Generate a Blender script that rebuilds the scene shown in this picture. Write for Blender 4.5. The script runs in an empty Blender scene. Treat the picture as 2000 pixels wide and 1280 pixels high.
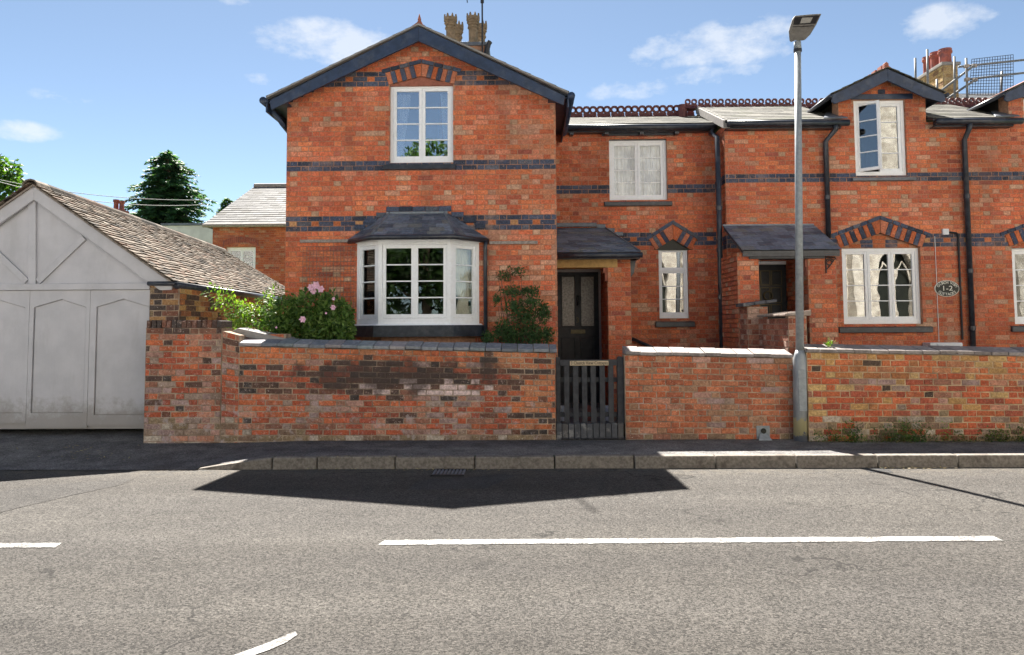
import bpy, math, random
from mathutils import Vector, Matrix, noise as mnoise

# ------------------------------------------------------------------ camera
F_PX, CX, CY = 1444.0, 1000.0, 550.0          # focal length and principal point in photo pixels (2000 x 1280)
YAW, PITCH, ROLL = 0.0165, 0.060, 0.0060
EYE = Vector((0.0, 0.0, 1.47))
_f0 = Vector((-math.sin(YAW), math.cos(YAW), 0)); _r0 = Vector((math.cos(YAW), math.sin(YAW), 0)); _up = Vector((0, 0, 1))
FWD = _f0 * math.cos(PITCH) + _up * math.sin(PITCH)
_u0 = -_f0 * math.sin(PITCH) + _up * math.cos(PITCH)
RGT = _r0 * math.cos(ROLL) - _u0 * math.sin(ROLL)
UPV = _u0 * math.cos(ROLL) + _r0 * math.sin(ROLL)

scene = bpy.context.scene
col = scene.collection
cam_d = bpy.data.cameras.new('camera'); cam = bpy.data.objects.new('camera', cam_d); col.objects.link(cam)
cam_d.sensor_fit = 'HORIZONTAL'; cam_d.sensor_width = 36.0; cam_d.lens = F_PX / 2000 * 36.0
cam_d.shift_y = -(640 - CY) / 2000.0
cam_d.clip_start = 0.05; cam_d.clip_end = 3000
m3 = Matrix((RGT, UPV, -FWD)).transposed()
cam.matrix_world = Matrix.Translation(EYE) @ m3.to_4x4()
scene.camera = cam

# ------------------------------------------------------------------ exposure, sun, sky
scene.render.engine = 'CYCLES'
scene.view_settings.view_transform = 'Standard'; scene.view_settings.look = 'None'
scene.view_settings.gamma = 1.0; scene.view_settings.use_curve_mapping = False
scene.view_settings.exposure = 2.50
scene.cycles.use_denoising = True
scene.cycles.max_bounces = 8; scene.cycles.diffuse_bounces = 5; scene.cycles.transparent_max_bounces = 24
scene.cycles.sample_clamp_indirect = 6.0
SUN = Vector((-0.98, 4.76, 6.34)).normalized()          # direction towards the sun
SUN_EL = math.asin(SUN.z); SUN_AZ = math.atan2(SUN.x, SUN.y)
sun_d = bpy.data.lights.new('sun', 'SUN'); sun = bpy.data.objects.new('sun', sun_d); col.objects.link(sun)
sun_d.energy = 4.0; sun_d.angle = math.radians(0.55); sun_d.color = (1.0, 0.95, 0.87)
sun.rotation_euler = (-SUN).to_track_quat('-Z', 'Y').to_euler(); sun.location = (0, 0, 30)

def ray(px, py):
    return FWD * F_PX + RGT * (px - CX) - UPV * (py - CY)
def azel(px, py):
    d = ray(px, py).normalized()
    return math.atan2(d.x, d.y), math.asin(d.z)

world = bpy.data.worlds.new('World'); scene.world = world; world.use_nodes = True
wn = world.node_tree; wn.nodes.clear()
def WN(t, **k):
    n = wn.nodes.new(t)
    for a, b in k.items(): setattr(n, a, b)
    return n
def wmath(op, a, b=None, clamp=False):
    n = WN('ShaderNodeMath', operation=op); n.use_clamp = clamp
    for i, v in enumerate((a, b)):
        if v is None: continue
        if isinstance(v, (int, float)): n.inputs[i].default_value = v
        else: wn.links.new(v, n.inputs[i])
    return n.outputs[0]
sky = WN('ShaderNodeTexSky', sky_type='NISHITA'); sky.sun_disc = False
sky.sun_elevation = SUN_EL; sky.sun_rotation = SUN_AZ
sky.air_density = 0.60; sky.dust_density = 0.12; sky.ozone_density = 2.0; sky.altitude = 100
SKY_STR = 0.05
tc = WN('ShaderNodeTexCoord'); sep = WN('ShaderNodeSeparateXYZ'); wn.links.new(tc.outputs['Generated'], sep.inputs[0])
az = wmath('ARCTAN2', sep.outputs[0], sep.outputs[1]); el = wmath('ARCSINE', sep.outputs[2])
cmb = WN('ShaderNodeCombineXYZ'); wn.links.new(az, cmb.inputs[0]); wn.links.new(wmath('MULTIPLY', el, 1.7), cmb.inputs[1])
nz = WN('ShaderNodeTexNoise'); nz.inputs['Scale'].default_value = 11.0; nz.inputs['Detail'].default_value = 9.0; nz.inputs['Roughness'].default_value = 0.62
wn.links.new(cmb.outputs[0], nz.inputs['Vector'])
nz2 = WN('ShaderNodeTexNoise'); nz2.inputs['Scale'].default_value = 2.1; nz2.inputs['Detail'].default_value = 3.0
wn.links.new(cmb.outputs[0], nz2.inputs['Vector'])
blob = None
for (px, py, rx, ry, amp) in ((655, 82, 175, 46, 1.0), (515, 157, 48, 18, .85), (1310, 100, 150, 42, .62), (1450, 82, 160, 48, .95), (1230, 174, 100, 26, .8),
                              (1850, 42, 100, 36, .9), (35, 255, 75, 20, .75), (120, 190, 60, 16, .45), (465, 2, 70, 16, .8), (1400, 150, 150, 30, .5)):
    a0, e0 = azel(px, py)
    dx = wmath('DIVIDE', wmath('SUBTRACT', az, a0), rx / F_PX)
    dy = wmath('DIVIDE', wmath('SUBTRACT', el, e0), ry / F_PX)
    r2 = wmath('ADD', wmath('MULTIPLY', dx, dx), wmath('MULTIPLY', dy, dy))
    b = wmath('MULTIPLY', wmath('SUBTRACT', 1.0, r2, True), amp)
    blob = b if blob is None else wmath('MAXIMUM', blob, b)
far = wmath('MULTIPLY', wmath('SUBTRACT', nz2.outputs[0], 0.47, True), 5.0)          # scattered clouds overhead, out of view, thickened to lift the ambient light
hi = wmath('MULTIPLY', wmath('SUBTRACT', el, 0.42, True), 3.0, True)
dens = wmath('MAXIMUM', blob, wmath('MULTIPLY', far, hi))
puff = wmath('MULTIPLY', wmath('SUBTRACT', nz.outputs[0], 0.5), 3.4)
edge = wmath('MULTIPLY', dens, 3.0, True)
dens = wmath('MULTIPLY', wmath('ADD', wmath('SUBTRACT', dens, 0.34), puff), 1.5, True)
dens = wmath('MULTIPLY', wmath('MULTIPLY', dens, edge, True), 0.6, True)
mixc = WN('ShaderNodeMix', data_type='RGBA'); wn.links.new(dens, mixc.inputs[0])
hsv = WN('ShaderNodeHueSaturation'); hsv.inputs['Saturation'].default_value = 0.86; hsv.inputs['Value'].default_value = 0.68
wn.links.new(sky.outputs[0], hsv.inputs['Color'])
tint = WN('ShaderNodeMix', data_type='RGBA', blend_type='MULTIPLY'); tint.inputs[0].default_value = 1.0; tint.inputs[7].default_value = (.92, .975, .925, 1)
wn.links.new(hsv.outputs[0], tint.inputs[6]); wn.links.new(tint.outputs[2], mixc.inputs[6]); mixc.inputs[7].default_value = (3.6, 3.7, 3.85, 1)
bgn = WN('ShaderNodeBackground'); bgn.inputs[1].default_value = SKY_STR
wn.links.new(mixc.outputs[2], bgn.inputs[0])
wo = WN('ShaderNodeOutputWorld'); wn.links.new(bgn.outputs[0], wo.inputs[0])

# ------------------------------------------------------------------ helpers
def U(px, py, Y):
    """photo pixel -> (x, z) on the vertical plane y = Y"""
    d = ray(px, py); t = (Y - EYE.y) / d.y
    return EYE.x + d.x * t, EYE.z + d.z * t
def UX(px, py, Y): return U(px, py, Y)[0]
def UZ(px, py, Y): return U(px, py, Y)[1]
def RECT(x0, y0, x1, y1, Y):
    a = [U(x, y, Y) for x in (x0, x1) for y in (y0, y1)]
    return ((a[0][0] + a[1][0]) / 2, (a[2][0] + a[3][0]) / 2, (a[1][1] + a[3][1]) / 2, (a[0][1] + a[2][1]) / 2)   # x0,x1,z0,z1
def G(px, py, Z):
    """photo pixel -> point on the level z = Z"""
    d = ray(px, py); t = (Z - EYE.z) / d.z
    return EYE.x + d.x * t, EYE.y + d.y * t

WORLD_OFF = {}
def _link(o, parent):
    col.objects.link(o)
    off = Vector((0, 0, 0))
    if parent is not None:
        o.parent = parent; off = WORLD_OFF[parent.name]
    return off
def thing(name, label, cat, loc=(0, 0, 0), group=None, kind=None):
    o = bpy.data.objects.new(name, None); col.objects.link(o)
    o.location = loc; o.empty_display_size = 0.2
    WORLD_OFF[o.name] = Vector(loc)
    tag(o, label, cat, group, kind)
    return o
def tag(o, label=None, cat=None, group=None, kind=None):
    if label: o['label'] = label
    if cat: o['category'] = cat
    if group: o['group'] = group
    if kind: o['kind'] = kind
    return o

class MB:
    def __init__(s): s.v = []; s.f = []; s.c = []
    def add(s, vs, fs, c=None):
        n = len(s.v); s.v += [tuple(v) for v in vs]; s.f += [tuple(i + n for i in f) for f in fs]; s.c += [c] * len(fs)
        return s
    def box(s, x0, x1, y0, y1, z0, z1, c=None):
        return s.add([(x0, y0, z0), (x1, y0, z0), (x1, y1, z0), (x0, y1, z0), (x0, y0, z1), (x1, y0, z1), (x1, y1, z1), (x0, y1, z1)],
                     [(0, 1, 5, 4), (1, 2, 6, 5), (2, 3, 7, 6), (3, 0, 4, 7), (4, 5, 6, 7), (3, 2, 1, 0)], c)
    def prism(s, poly, y0, y1, c=None):
        """polygon in (x, z), extruded from y0 (front) to y1"""
        n = len(poly)
        a = sum(poly[i][0] * poly[(i + 1) % n][1] - poly[(i + 1) % n][0] * poly[i][1] for i in range(n))
        if a < 0: poly = poly[::-1]
        vs = [(x, y0, z) for x, z in poly] + [(x, y1, z) for x, z in poly]
        return s.add(vs, [tuple(range(n)), tuple(range(2 * n - 1, n - 1, -1))] + [(i, n + i, n + (i + 1) % n, (i + 1) % n) for i in range(n)], c)
    def hull(s, lo, hi, c=None):
        """two matching polygons of 3D points joined (lo ring, hi ring)"""
        n = len(lo)
        return s.add(list(lo) + list(hi), [tuple(range(n - 1, -1, -1)), tuple(range(n, 2 * n))] + [(i, (i + 1) % n, n + (i + 1) % n, n + i) for i in range(n)], c)
    def tube(s, pts, r, n=8, c=None, cap=True):
        pts = [Vector(p) for p in pts]; rs = r if isinstance(r, (list, tuple)) else [r] * len(pts)
        rings = []; prev = None
        for i, p in enumerate(pts):
            d = (pts[min(i + 1, len(pts) - 1)] - pts[max(i - 1, 0)]).normalized()
            u = prev if prev is not None else (Vector((1, 0, 0)) if abs(d.x) < .9 else Vector((0, 1, 0)))
            u = (u - d * u.dot(d)).normalized(); w = d.cross(u); prev = u
            rings.append([p + (u * math.cos(2 * math.pi * k / n) + w * math.sin(2 * math.pi * k / n)) * rs[i] for k in range(n)])
        vs = [q for R in rings for q in R]; fs = []
        for i in range(len(pts) - 1):
            for k in range(n): fs.append((i * n + k, i * n + (k + 1) % n, (i + 1) * n + (k + 1) % n, (i + 1) * n + k))
        if cap: fs += [tuple(range(n - 1, -1, -1)), tuple(range((len(pts) - 1) * n, len(pts) * n))]
        return s.add(vs, fs, c)
    def lathe(s, cx, cy, prof, n=16, c=None):
        return s.tube_prof(cx, cy, prof, n, c)
    def tube_prof(s, cx, cy, prof, n=16, c=None):
        vs = [(cx + r * math.cos(2 * math.pi * k / n), cy + r * math.sin(2 * math.pi * k / n), z) for r, z in prof for k in range(n)]
        fs = [(i * n + k, i * n + (k + 1) % n, (i + 1) * n + (k + 1) % n, (i + 1) * n + k) for i in range(len(prof) - 1) for k in range(n)]
        fs += [tuple(range(n - 1, -1, -1)), tuple(range((len(prof) - 1) * n, len(prof) * n))]
        return s.add(vs, fs, c)
    def mesh(s, name, mat):
        me = bpy.data.meshes.new(name); me.from_pydata(s.v, [], s.f)
        if mat is not None: me.materials.append(M[mat] if isinstance(mat, str) else mat)
        if any(c is not None for c in s.c):
            at = me.color_attributes.new('col', 'FLOAT_COLOR', 'CORNER'); buf = []
            for f, c in zip(s.f, s.c):
                c = c or (.5, .5, .5); buf += [c[0], c[1], c[2], 1.0] * len(f)
            at.data.foreach_set('color', buf)
        return me
    def build(s, name, mat, parent=None, smooth=False, bevel=0, kind=None):
        me = s.mesh(name, mat)
        if smooth: me.polygons.foreach_set('use_smooth', [True] * len(me.polygons))
        o = bpy.data.objects.new(name, me); off = _link(o, parent)
        o.location = -off; WORLD_OFF[o.name] = Vector((0, 0, 0))
        if bevel:
            b = o.modifiers.new('b', 'BEVEL'); b.width = bevel; b.segments = 2; b.limit_method = 'ANGLE'
        if kind: o['kind'] = kind
        return o

# ------------------------------------------------------------------ materials
M = {}
class NT:
    def __init__(s, name):
        s.m = bpy.data.materials.new(name); s.m.use_nodes = True; s.t = s.m.node_tree; s.t.nodes.clear()
        s.out = s.n('ShaderNodeOutputMaterial'); M[name] = s.m
    def n(s, t, **k):
        x = s.t.nodes.new(t)
        for a, b in k.items(): setattr(x, a, b)
        return x
    def L(s, a, b): s.t.links.new(a, b)
    def set(s, sock, v):
        if hasattr(v, 'is_linked') or hasattr(v, 'links'): s.L(v, sock)
        elif isinstance(v, (tuple, list)) and len(v) == 3 and sock.type == 'RGBA': sock.default_value = (*v, 1)
        else: sock.default_value = v
    def pos(s): return s.n('ShaderNodeNewGeometry').outputs['Position']
    def noise(s, scale, detail=4, rough=.55, vec=None, dist=0, stretch=None):
        x = s.n('ShaderNodeTexNoise'); x.inputs['Scale'].default_value = scale; x.inputs['Detail'].default_value = detail
        x.inputs['Roughness'].default_value = rough; x.inputs['Distortion'].default_value = dist
        v = vec if vec is not None else s.pos()
        if stretch:
            mp = s.n('ShaderNodeMapping'); mp.inputs['Scale'].default_value = stretch; s.L(v, mp.inputs[0]); v = mp.outputs[0]
        s.L(v, x.inputs['Vector']); return x.outputs[0]
    def voro(s, scale, feat='F1', out=0, rnd=1.0):
        x = s.n('ShaderNodeTexVoronoi', feature=feat); x.inputs['Scale'].default_value = scale; x.inputs['Randomness'].default_value = rnd
        s.L(s.pos(), x.inputs['Vector']); return x.outputs[out]
    def ramp(s, fac, a, b, va=0.0, vb=1.0):
        x = s.n('ShaderNodeMapRange', interpolation_type='SMOOTHSTEP'); s.set(x.inputs[0], fac)
        x.inputs[1].default_value = a; x.inputs[2].default_value = b; x.inputs[3].default_value = va; x.inputs[4].default_value = vb
        return x.outputs[0]
    def math(s, op, a, b=0.0):
        x = s.n('ShaderNodeMath', operation=op); s.set(x.inputs[0], a); s.set(x.inputs[1], b); return x.outputs[0]
    def mix(s, fac, a, b, mode='MIX'):
        x = s.n('ShaderNodeMix', data_type='RGBA', blend_type=mode); s.set(x.inputs[0], fac); s.set(x.inputs[6], a); s.set(x.inputs[7], b)
        return x.outputs[2]
    def attr(s, name='col'): 
        x = s.n('ShaderNodeAttribute'); x.attribute_name = name; return x.outputs['Color']
    def bump(s, h, strength=.4, dist=.01, nrm=None):
        x = s.n('ShaderNodeBump'); x.inputs['Strength'].default_value = strength; x.inputs['Distance'].default_value = dist
        s.L(h, x.inputs['Height'])
        if nrm is not None: s.L(nrm, x.inputs['Normal'])
        return x.outputs[0]
    def bsdf(s, color, rough=.8, normal=None, metal=0.0, spec=.3):
        x = s.n('ShaderNodeBsdfPrincipled'); s.set(x.inputs['Base Color'], color); s.set(x.inputs['Roughness'], rough)
        s.set(x.inputs['Metallic'], metal); x.inputs['Specular IOR Level'].default_value = spec
        if normal is not None: s.L(normal, x.inputs['Normal'])
        return x.outputs[0]
    def done(s, sh): s.L(sh, s.out.inputs[0]); return s.m

def soot_zone(t, c):
    """smoke-black smear over the middle of the long front wall, lime bloom below it"""
    s = t.n('ShaderNodeSeparateXYZ'); t.L(t.pos(), s.inputs[0])
    ex = t.math('POWER', t.math('ABSOLUTE', t.math('DIVIDE', t.math('ADD', s.outputs[0], 1.55), 1.75)), 2.0); ez = t.math('POWER', t.math('ABSOLUTE', t.math('DIVIDE', t.math('SUBTRACT', s.outputs[2], .86), .30)), 2.0)
    d = t.math('SUBTRACT', 1.0, t.math('ADD', ex, ez)); n = t.noise(3.2, 7, .68)
    k = t.ramp(t.math('ADD', t.math('MULTIPLY', d, .55), t.math('MULTIPLY', t.math('SUBTRACT', n, .5), 2.4)), .05, .60)
    c = t.mix(t.math('MULTIPLY', k, .80), c, (.062, .046, .042))
    lb = t.math('MULTIPLY', t.ramp(s.outputs[2], .72, .40), t.ramp(t.noise(7, 7, .75), .53, .66)); return t.mix(t.math('MULTIPLY', lb, .62), c, (.46, .40, .40))
def brick_mat(name, smear_col, smear=.25, soot=0.0, speck=.0, stain=False, zone=False):
    t = NT(name); c = t.attr()
    n1 = t.noise(38, 5, .65); n2 = t.noise(170, 3, .6); n3 = t.noise(5.5, 5, .6)
    c = t.mix(1.0, c, t.mix(t.ramp(n1, .3, .72), (.66, .62, .60), (1.22, 1.2, 1.18)), 'MULTIPLY')
    c = t.mix(1.0, c, t.mix(t.ramp(n2, .3, .7), (.82, .82, .82), (1.14, 1.14, 1.14)), 'MULTIPLY')
    c = t.mix(t.math('MULTIPLY', t.ramp(t.noise(21, 6, .7), .56, .70), smear), c, smear_col)
    if soot: c = t.mix(t.math('MULTIPLY', t.ramp(t.noise(2.6, 7, .72), .47, .66), soot), c, (.10, .062, .048))
    if speck: c = t.mix(t.math('MULTIPLY', t.ramp(t.noise(75, 2, .5), .68, .74), speck), c, (.72, .66, .6))
    if stain:                                    # broad weathering and rain streaks over the whole wall
        c = t.mix(1.0, c, t.mix(t.ramp(t.noise(.8, 5, .6), .3, .7), (.80, .77, .77), (1.13, 1.13, 1.16)), 'MULTIPLY')
        c = t.mix(t.math('MULTIPLY', t.ramp(t.noise(2.2, 6, .7, stretch=(1, 1, .22)), .54, .70), .34), c, (.16, .085, .06))
        c = t.mix(t.math('MULTIPLY', t.ramp(t.noise(1.3, 6, .72), .56, .70), .30), c, (.56, .36, .27))
    if zone: c = soot_zone(t, c)
    nb = t.bump(t.math('ADD', n1, t.math('MULTIPLY', n2, .45)), .5, .006)
    t.done(t.bsdf(c, .88, nb, spec=.25))
brick_mat('brick', (.50, .31, .22), .55, 0, .45, stain=True)
brick_mat('blue_brick', (.17, .17, .18), .25)
brick_mat('old_brick', (.50, .37, .31), .70, .45, .9, zone=True)
brick_mat('ochre_brick', (.46, .31, .20), .60, .40, .8)
def plain(name, color, rough=.7, var=.12, scale=14, bump=.15, spec=.3, metal=0.0, bscale=60, dirt=None, dirt_amt=.0, dscale=3):
    t = NT(name); a = tuple(x * (1 - var) for x in color); b = tuple(min(1, x * (1 + var)) for x in color)
    c = t.mix(t.ramp(t.noise(scale, 5, .6), .3, .7), a, b)
    if dirt: c = t.mix(t.math('MULTIPLY', t.ramp(t.noise(dscale, 6, .68), .50, .68), dirt_amt), c, dirt)
    nb = t.bump(t.noise(bscale, 4, .6), bump, .004) if bump else None
    t.done(t.bsdf(c, rough, nb, metal, spec))
def coloured(name, rough=.7, var=.2, scale=24, bump=.3, spec=.3, dirt=None, dirt_amt=0., dscale=7):
    t = NT(name); c = t.attr()
    c = t.mix(1.0, c, t.mix(t.ramp(t.noise(scale, 5, .62), .3, .7), (1 - var,) * 3, (1 + var,) * 3), 'MULTIPLY')
    if dirt: c = t.mix(t.math('MULTIPLY', t.ramp(t.noise(dscale, 6, .7), .52, .66), dirt_amt), c, dirt)
    t.done(t.bsdf(c, rough, t.bump(t.noise(55, 4, .65), bump, .006), spec=spec))
plain('mortar', (.38, .205, .13), .95, .25, 20, .5)
t = NT('old_mortar'); c = t.mix(t.ramp(t.noise(9, 5, .6), .3, .7), (.24, .175, .125), (.46, .35, .255)); c = t.mix(t.math('MULTIPLY', t.ramp(t.noise(3, 7, .72), .46, .66), .65), c, (.13, .09, .07)); c = soot_zone(t, c)
t.done(t.bsdf(c, .95, t.bump(t.noise(60, 4, .6), .8, .004)))
plain('ochre_mortar', (.44, .32, .20), .95, .3, 9, .8, dirt=(.17, .12, .085), dirt_amt=.65, dscale=3)
coloured('slate', .55, .25, 18, .35, .45, (.22, .24, .22), .4, 5)
coloured('pale_slate', .8, .25, 16, .4, .3, (.12, .11, .09), .5, 6)
coloured('clay_tile', .9, .45, 26, .8, .2, (.10, .085, .06), .6, 6)
plain('white_paint', (.88, .90, .93), .45, .03, 30, .08, .4, dirt=(.70, .69, .67), dirt_amt=.3, dscale=8)
plain('dormer_paint', (.74, .75, .77), .45, .05, 30, .08, .4, dirt=(.5, .48, .46), dirt_amt=.3, dscale=8)
plain('black_paint', (.026, .030, .042), .36, .3, 12, .12, .5, dirt=(.075, .075, .08), dirt_amt=.5, dscale=6)
plain('board_paint', (.026, .042, .082), .45, .25, 9, .15, .4, dirt=(.12, .13, .15), dirt_amt=.35, dscale=5)
plain('door_paint', (.028, .030, .036), .5, .2, 9, .08, .3)
plain('gate_paint', (.040, .042, .050), .6, .25, 16, .2, .3, dirt=(.09, .09, .09), dirt_amt=.4)
t = NT('garage_paint'); s = t.n('ShaderNodeSeparateXYZ'); t.L(t.pos(), s.inputs[0])
c = t.mix(t.ramp(t.noise(3, 5, .6), .3, .7), (.47, .465, .49), (.54, .53, .555)); c = t.mix(t.math('MULTIPLY', t.ramp(t.noise(2.2, 6, .7, stretch=(1, 1, .3)), .50, .70), .5), c, (.40, .39, .40))
low = t.math('ADD', s.outputs[2], t.math('MULTIPLY', t.noise(5, 6, .75), -.9)); c = t.mix(t.math('MULTIPLY', t.ramp(low, .12, -.22), .7), c, (.25, .225, .20)); c = t.mix(t.math('MULTIPLY', t.ramp(t.noise(26, 4, .7), .69, .73), .6), c, (.24, .20, .17))
t.done(t.bsdf(c, .6, t.bump(t.noise(30, 5, .6, stretch=(1, 1, .2)), .25, .006)))
plain('worn_wood', (.30, .26, .23), .9, .3, 25, .4)
plain('lintel_stone', (.50, .32, .13), .85, .15, 18, .3)
plain('frame_paint', (.36, .34, .34), .5, .08, 14, .1)
plain('lead', (.12, .135, .16), .5, .25, 9, .25, .5)
plain('pale_coping', (.25, .235, .22), .85, .12, 12, .3)
coloured('coping', .75, .2, 20, .4, .3, (.50, .48, .46), .35, 9)
plain('galvanised', (.27, .295, .315), .6, .14, 22, .12, .4, .15, dirt=(.19, .205, .22), dirt_amt=.45, dscale=7)
plain('lamp_head', (.17, .165, .16), .5, .12, 14, .1, .4, dirt=(.10, .09, .08), dirt_amt=.5, dscale=18)
plain('lamp_lens', (.32, .32, .31), .2, .1, 40, .0, .5)
plain('dark_iron', (.02, .02, .024), .5, .2, 20, .15, .4)
plain('tan_pot', (.21, .155, .10), .85, .25, 20, .35, dirt=(.16, .13, .09), dirt_amt=.6, dscale=7)
plain('red_pot', (.30, .085, .06), .7, .25, 9, .25, dirt=(.10, .06, .08), dirt_amt=.6, dscale=5)
plain('crest_tile', (.115, .04, .038), .6, .25, 20, .25)
plain('finial_clay', (.30, .11, .075), .8, .2, 20, .3)
plain('kerb_stone', (.19, .168, .145), .9, .3, 30, .6, dirt=(.085, .072, .06), dirt_amt=.8, dscale=5)
plain('curtain', (.86, .83, .74), .9, .06, 8, .1)
plain('net_curtain', (.60, .64, .76), .9, .05, 8, .1)
plain('tieback', (.03, .07, .055), .8, .2, 20, .2)
plain('room', (.055, .048, .042), .95, .3, 2, 0)
plain('bark', (.13, .095, .065), .9, .3, 30, .6)
plain('dry_stalk', (.42, .33, .20), .9, .2, 30, .2)
plain('soil', (.10, .075, .05), .95, .3, 8, .6)
plain('cream_render', (.66, .64, .61), .9, .1, 3, .2)
plain('plastic_white', (.70, .71, .73), .5, .05, 10, .05)
plain('sign_wood', (.50, .40, .27), .6, .12, 30, .15)
plain('plaque_black', (.018, .020, .016), .4, .2, 20, .1)
plain('plaque_white', (.75, .74, .66), .5, .08, 30, .05)
plain('scaffold_steel', (.16, .165, .17), .6, .25, 22, .12, .4, .2)
plain('brass', (.075, .062, .035), .4, .2, 20, .1, .5, .6)
plain('wire', (.13, .115, .10), .6, .2, 20, 0)
plain('petal', (.78, .50, .62), .7, .18, 60, .1)
plain('path_brick', (.085, .08, .085), .85, .3, 25, .5)
plain('grass', (.06, .10, .025), .95, .4, 5, .5)
# flaking yellow paint over grey steel for the lamp base
t = NT('lamp_base'); p = t.pos(); sx = t.n('ShaderNodeSeparateXYZ'); t.L(p, sx.inputs[0])
zf = t.math('ADD', sx.outputs[2], t.math('MULTIPLY', t.noise(16, 6, .7), .26))
grey = t.mix(t.ramp(t.noise(9, 5, .6, stretch=(1, 1, .3)), .35, .68), (.245, .27, .295), (.40, .42, .435))
c = t.mix(t.ramp(zf, .405, .415), (.52, .47, .27), grey)
c = t.mix(t.ramp(zf, .215, .222), (.17, .19, .24), c)
t.done(t.bsdf(c, .5, t.bump(t.noise(35, 4, .6), .15, .004), .25, .4))
# glass: clear pane that also mirrors the street
for nm, k in (('glass', .03), ('bay_glass', .02), ('sky_glass', .36), ('street_glass', .12)):
    t = NT(nm); tr = t.n('ShaderNodeBsdfTransparent'); tr.inputs[0].default_value = (.93, .95, .95, 1)
    gl = t.n('ShaderNodeBsdfGlossy'); gl.inputs['Roughness'].default_value = .006; gl.inputs[0].default_value = (1, 1, 1, 1)
    nb = t.bump(t.noise(2.2, 2, .5), .02, .05); t.L(nb, gl.inputs['Normal'])
    fr = t.n('ShaderNodeFresnel'); fr.inputs[0].default_value = 1.5
    mx = t.n('ShaderNodeMixShader'); t.L(t.math('ADD', fr.outputs[0], k), mx.inputs[0]); t.L(tr.outputs[0], mx.inputs[1]); t.L(gl.outputs[0], mx.inputs[2])
    t.done(mx.outputs[0])
t = NT('obscure_glass'); n = t.noise(30, 5, .7)
t.done(t.bsdf(t.mix(t.ramp(n, .3, .7), (.13, .12, .11), (.26, .24, .21)), .25, t.bump(n, .6, .01), spec=.6))
# leaves
def leaf_mat(name):
    t = NT(name); c = t.attr()
    d = t.bsdf(c, .5, spec=.35); tl = t.n('ShaderNodeBsdfTranslucent')
    t.L(t.mix(1.0, c, (1.25, 1.5, .55), 'MULTIPLY'), tl.inputs[0])
    mx = t.n('ShaderNodeMixShader'); mx.inputs[0].default_value = .38; t.L(d, mx.inputs[1]); t.L(tl.outputs[0], mx.inputs[2]); t.done(mx.outputs[0])
leaf_mat('leaf')
# asphalt
def asphalt(name, lo, hi, band, agg, patch, road=False):
    t = NT(name); p = t.pos()
    v = t.voro(85, 'F1', 1); n1 = t.noise(115, 5, .8); big = t.noise(.55, 5, .62, stretch=(.35, 1.6, 1)); mid = t.noise(3.2, 5, .65)
    sv = t.n('ShaderNodeSeparateColor'); t.L(v, sv.inputs[0])
    c = t.mix(t.ramp(n1, .28, .72), lo, hi)
    c = t.mix(1.0, c, t.mix(sv.outputs[0], (1 - agg,) * 3, (1 + agg,) * 3), 'MULTIPLY')
    c = t.mix(t.math('MULTIPLY', t.ramp(t.noise(140, 2, .5), .60, .70), .55), c, (.23, .21, .185))
    c = t.mix(1.0, c, t.mix(t.ramp(big, .3, .7), (1 - band, 1 - band, 1 - band * .85), (1 + band, 1 + band * .95, 1 + band * .8)), 'MULTIPLY')
    c = t.mix(1.0, c, t.mix(t.ramp(mid, .3, .7), (1 - patch,) * 3, (1 + patch,) * 3), 'MULTIPLY')
    if road:                                     # wheel tracks, sealed cracks, grit swept to the gutter
        sp = t.n('ShaderNodeSeparateXYZ'); t.L(p, sp.inputs[0])
        trk = t.noise(1.15, 3, .6, stretch=(.06, 1.0, 0.0)); c = t.mix(1.0, c, t.mix(t.ramp(trk, .32, .66), (.90, .89, .88), (1.10, 1.10, 1.10)), 'MULTIPLY')
        blot = t.noise(.9, 6, .72); c = t.mix(t.math('MULTIPLY', t.ramp(blot, .60, .74), .22), c, (.030, .028, .027))
        x = t.n('ShaderNodeTexVoronoi', feature='DISTANCE_TO_EDGE'); x.inputs['Scale'].default_value = .55
        wv = t.n('ShaderNodeMapping'); mx = t.n('ShaderNodeVectorMath', operation='ADD'); nn = t.n('ShaderNodeTexNoise'); nn.inputs['Scale'].default_value = 3.5; nn.inputs['Detail'].default_value = 6; t.L(p, nn.inputs['Vector'])
        sc_ = t.n('ShaderNodeVectorMath', operation='SCALE'); sc_.inputs['Scale'].default_value = .55; t.L(nn.outputs['Color'], sc_.inputs[0]); t.L(p, mx.inputs[0]); t.L(sc_.outputs[0], mx.inputs[1]); t.L(mx.outputs[0], x.inputs['Vector'])
        crack = t.math('MULTIPLY', t.ramp(x.outputs[0], .012, .004), t.ramp(t.noise(.7, 3, .6), .52, .60)); c = t.mix(t.math('MULTIPLY', crack, .7), c, (.014, .013, .012))
        grit = t.math('MULTIPLY', t.ramp(sp.outputs[1], 7.6, 8.4), t.ramp(t.noise(7, 6, .7), .40, .62)); c = t.mix(t.math('MULTIPLY', grit, .45), c, (.15, .128, .10))
    pit = t.ramp(t.noise(72, 3, .65), .57, .66); c = t.mix(t.math('MULTIPLY', pit, .62), c, tuple(v * .35 for v in lo))
    h = t.math('SUBTRACT', t.math('ADD', t.math('MULTIPLY', sv.outputs[0], .6), n1), t.math('MULTIPLY', pit, .9))
    t.done(t.bsdf(c, .9, t.bump(h, .9, .010), spec=.25))
asphalt('asphalt', (.042, .0385, .035), (.090, .083, .0755), .10, .58, .08, road=True)
asphalt('dark_asphalt', (.098, .096, .097), (.19, .184, .182), .30, .45, .30)
asphalt('trench_asphalt', (.036, .033, .031), (.074, .069, .064), .1, .5, .12)
asphalt('patch_asphalt', (.036, .036, .037), (.078, .076, .075), .1, .4, .15)
t = NT('road_paint'); n1 = t.noise(60, 5, .7)
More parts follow.
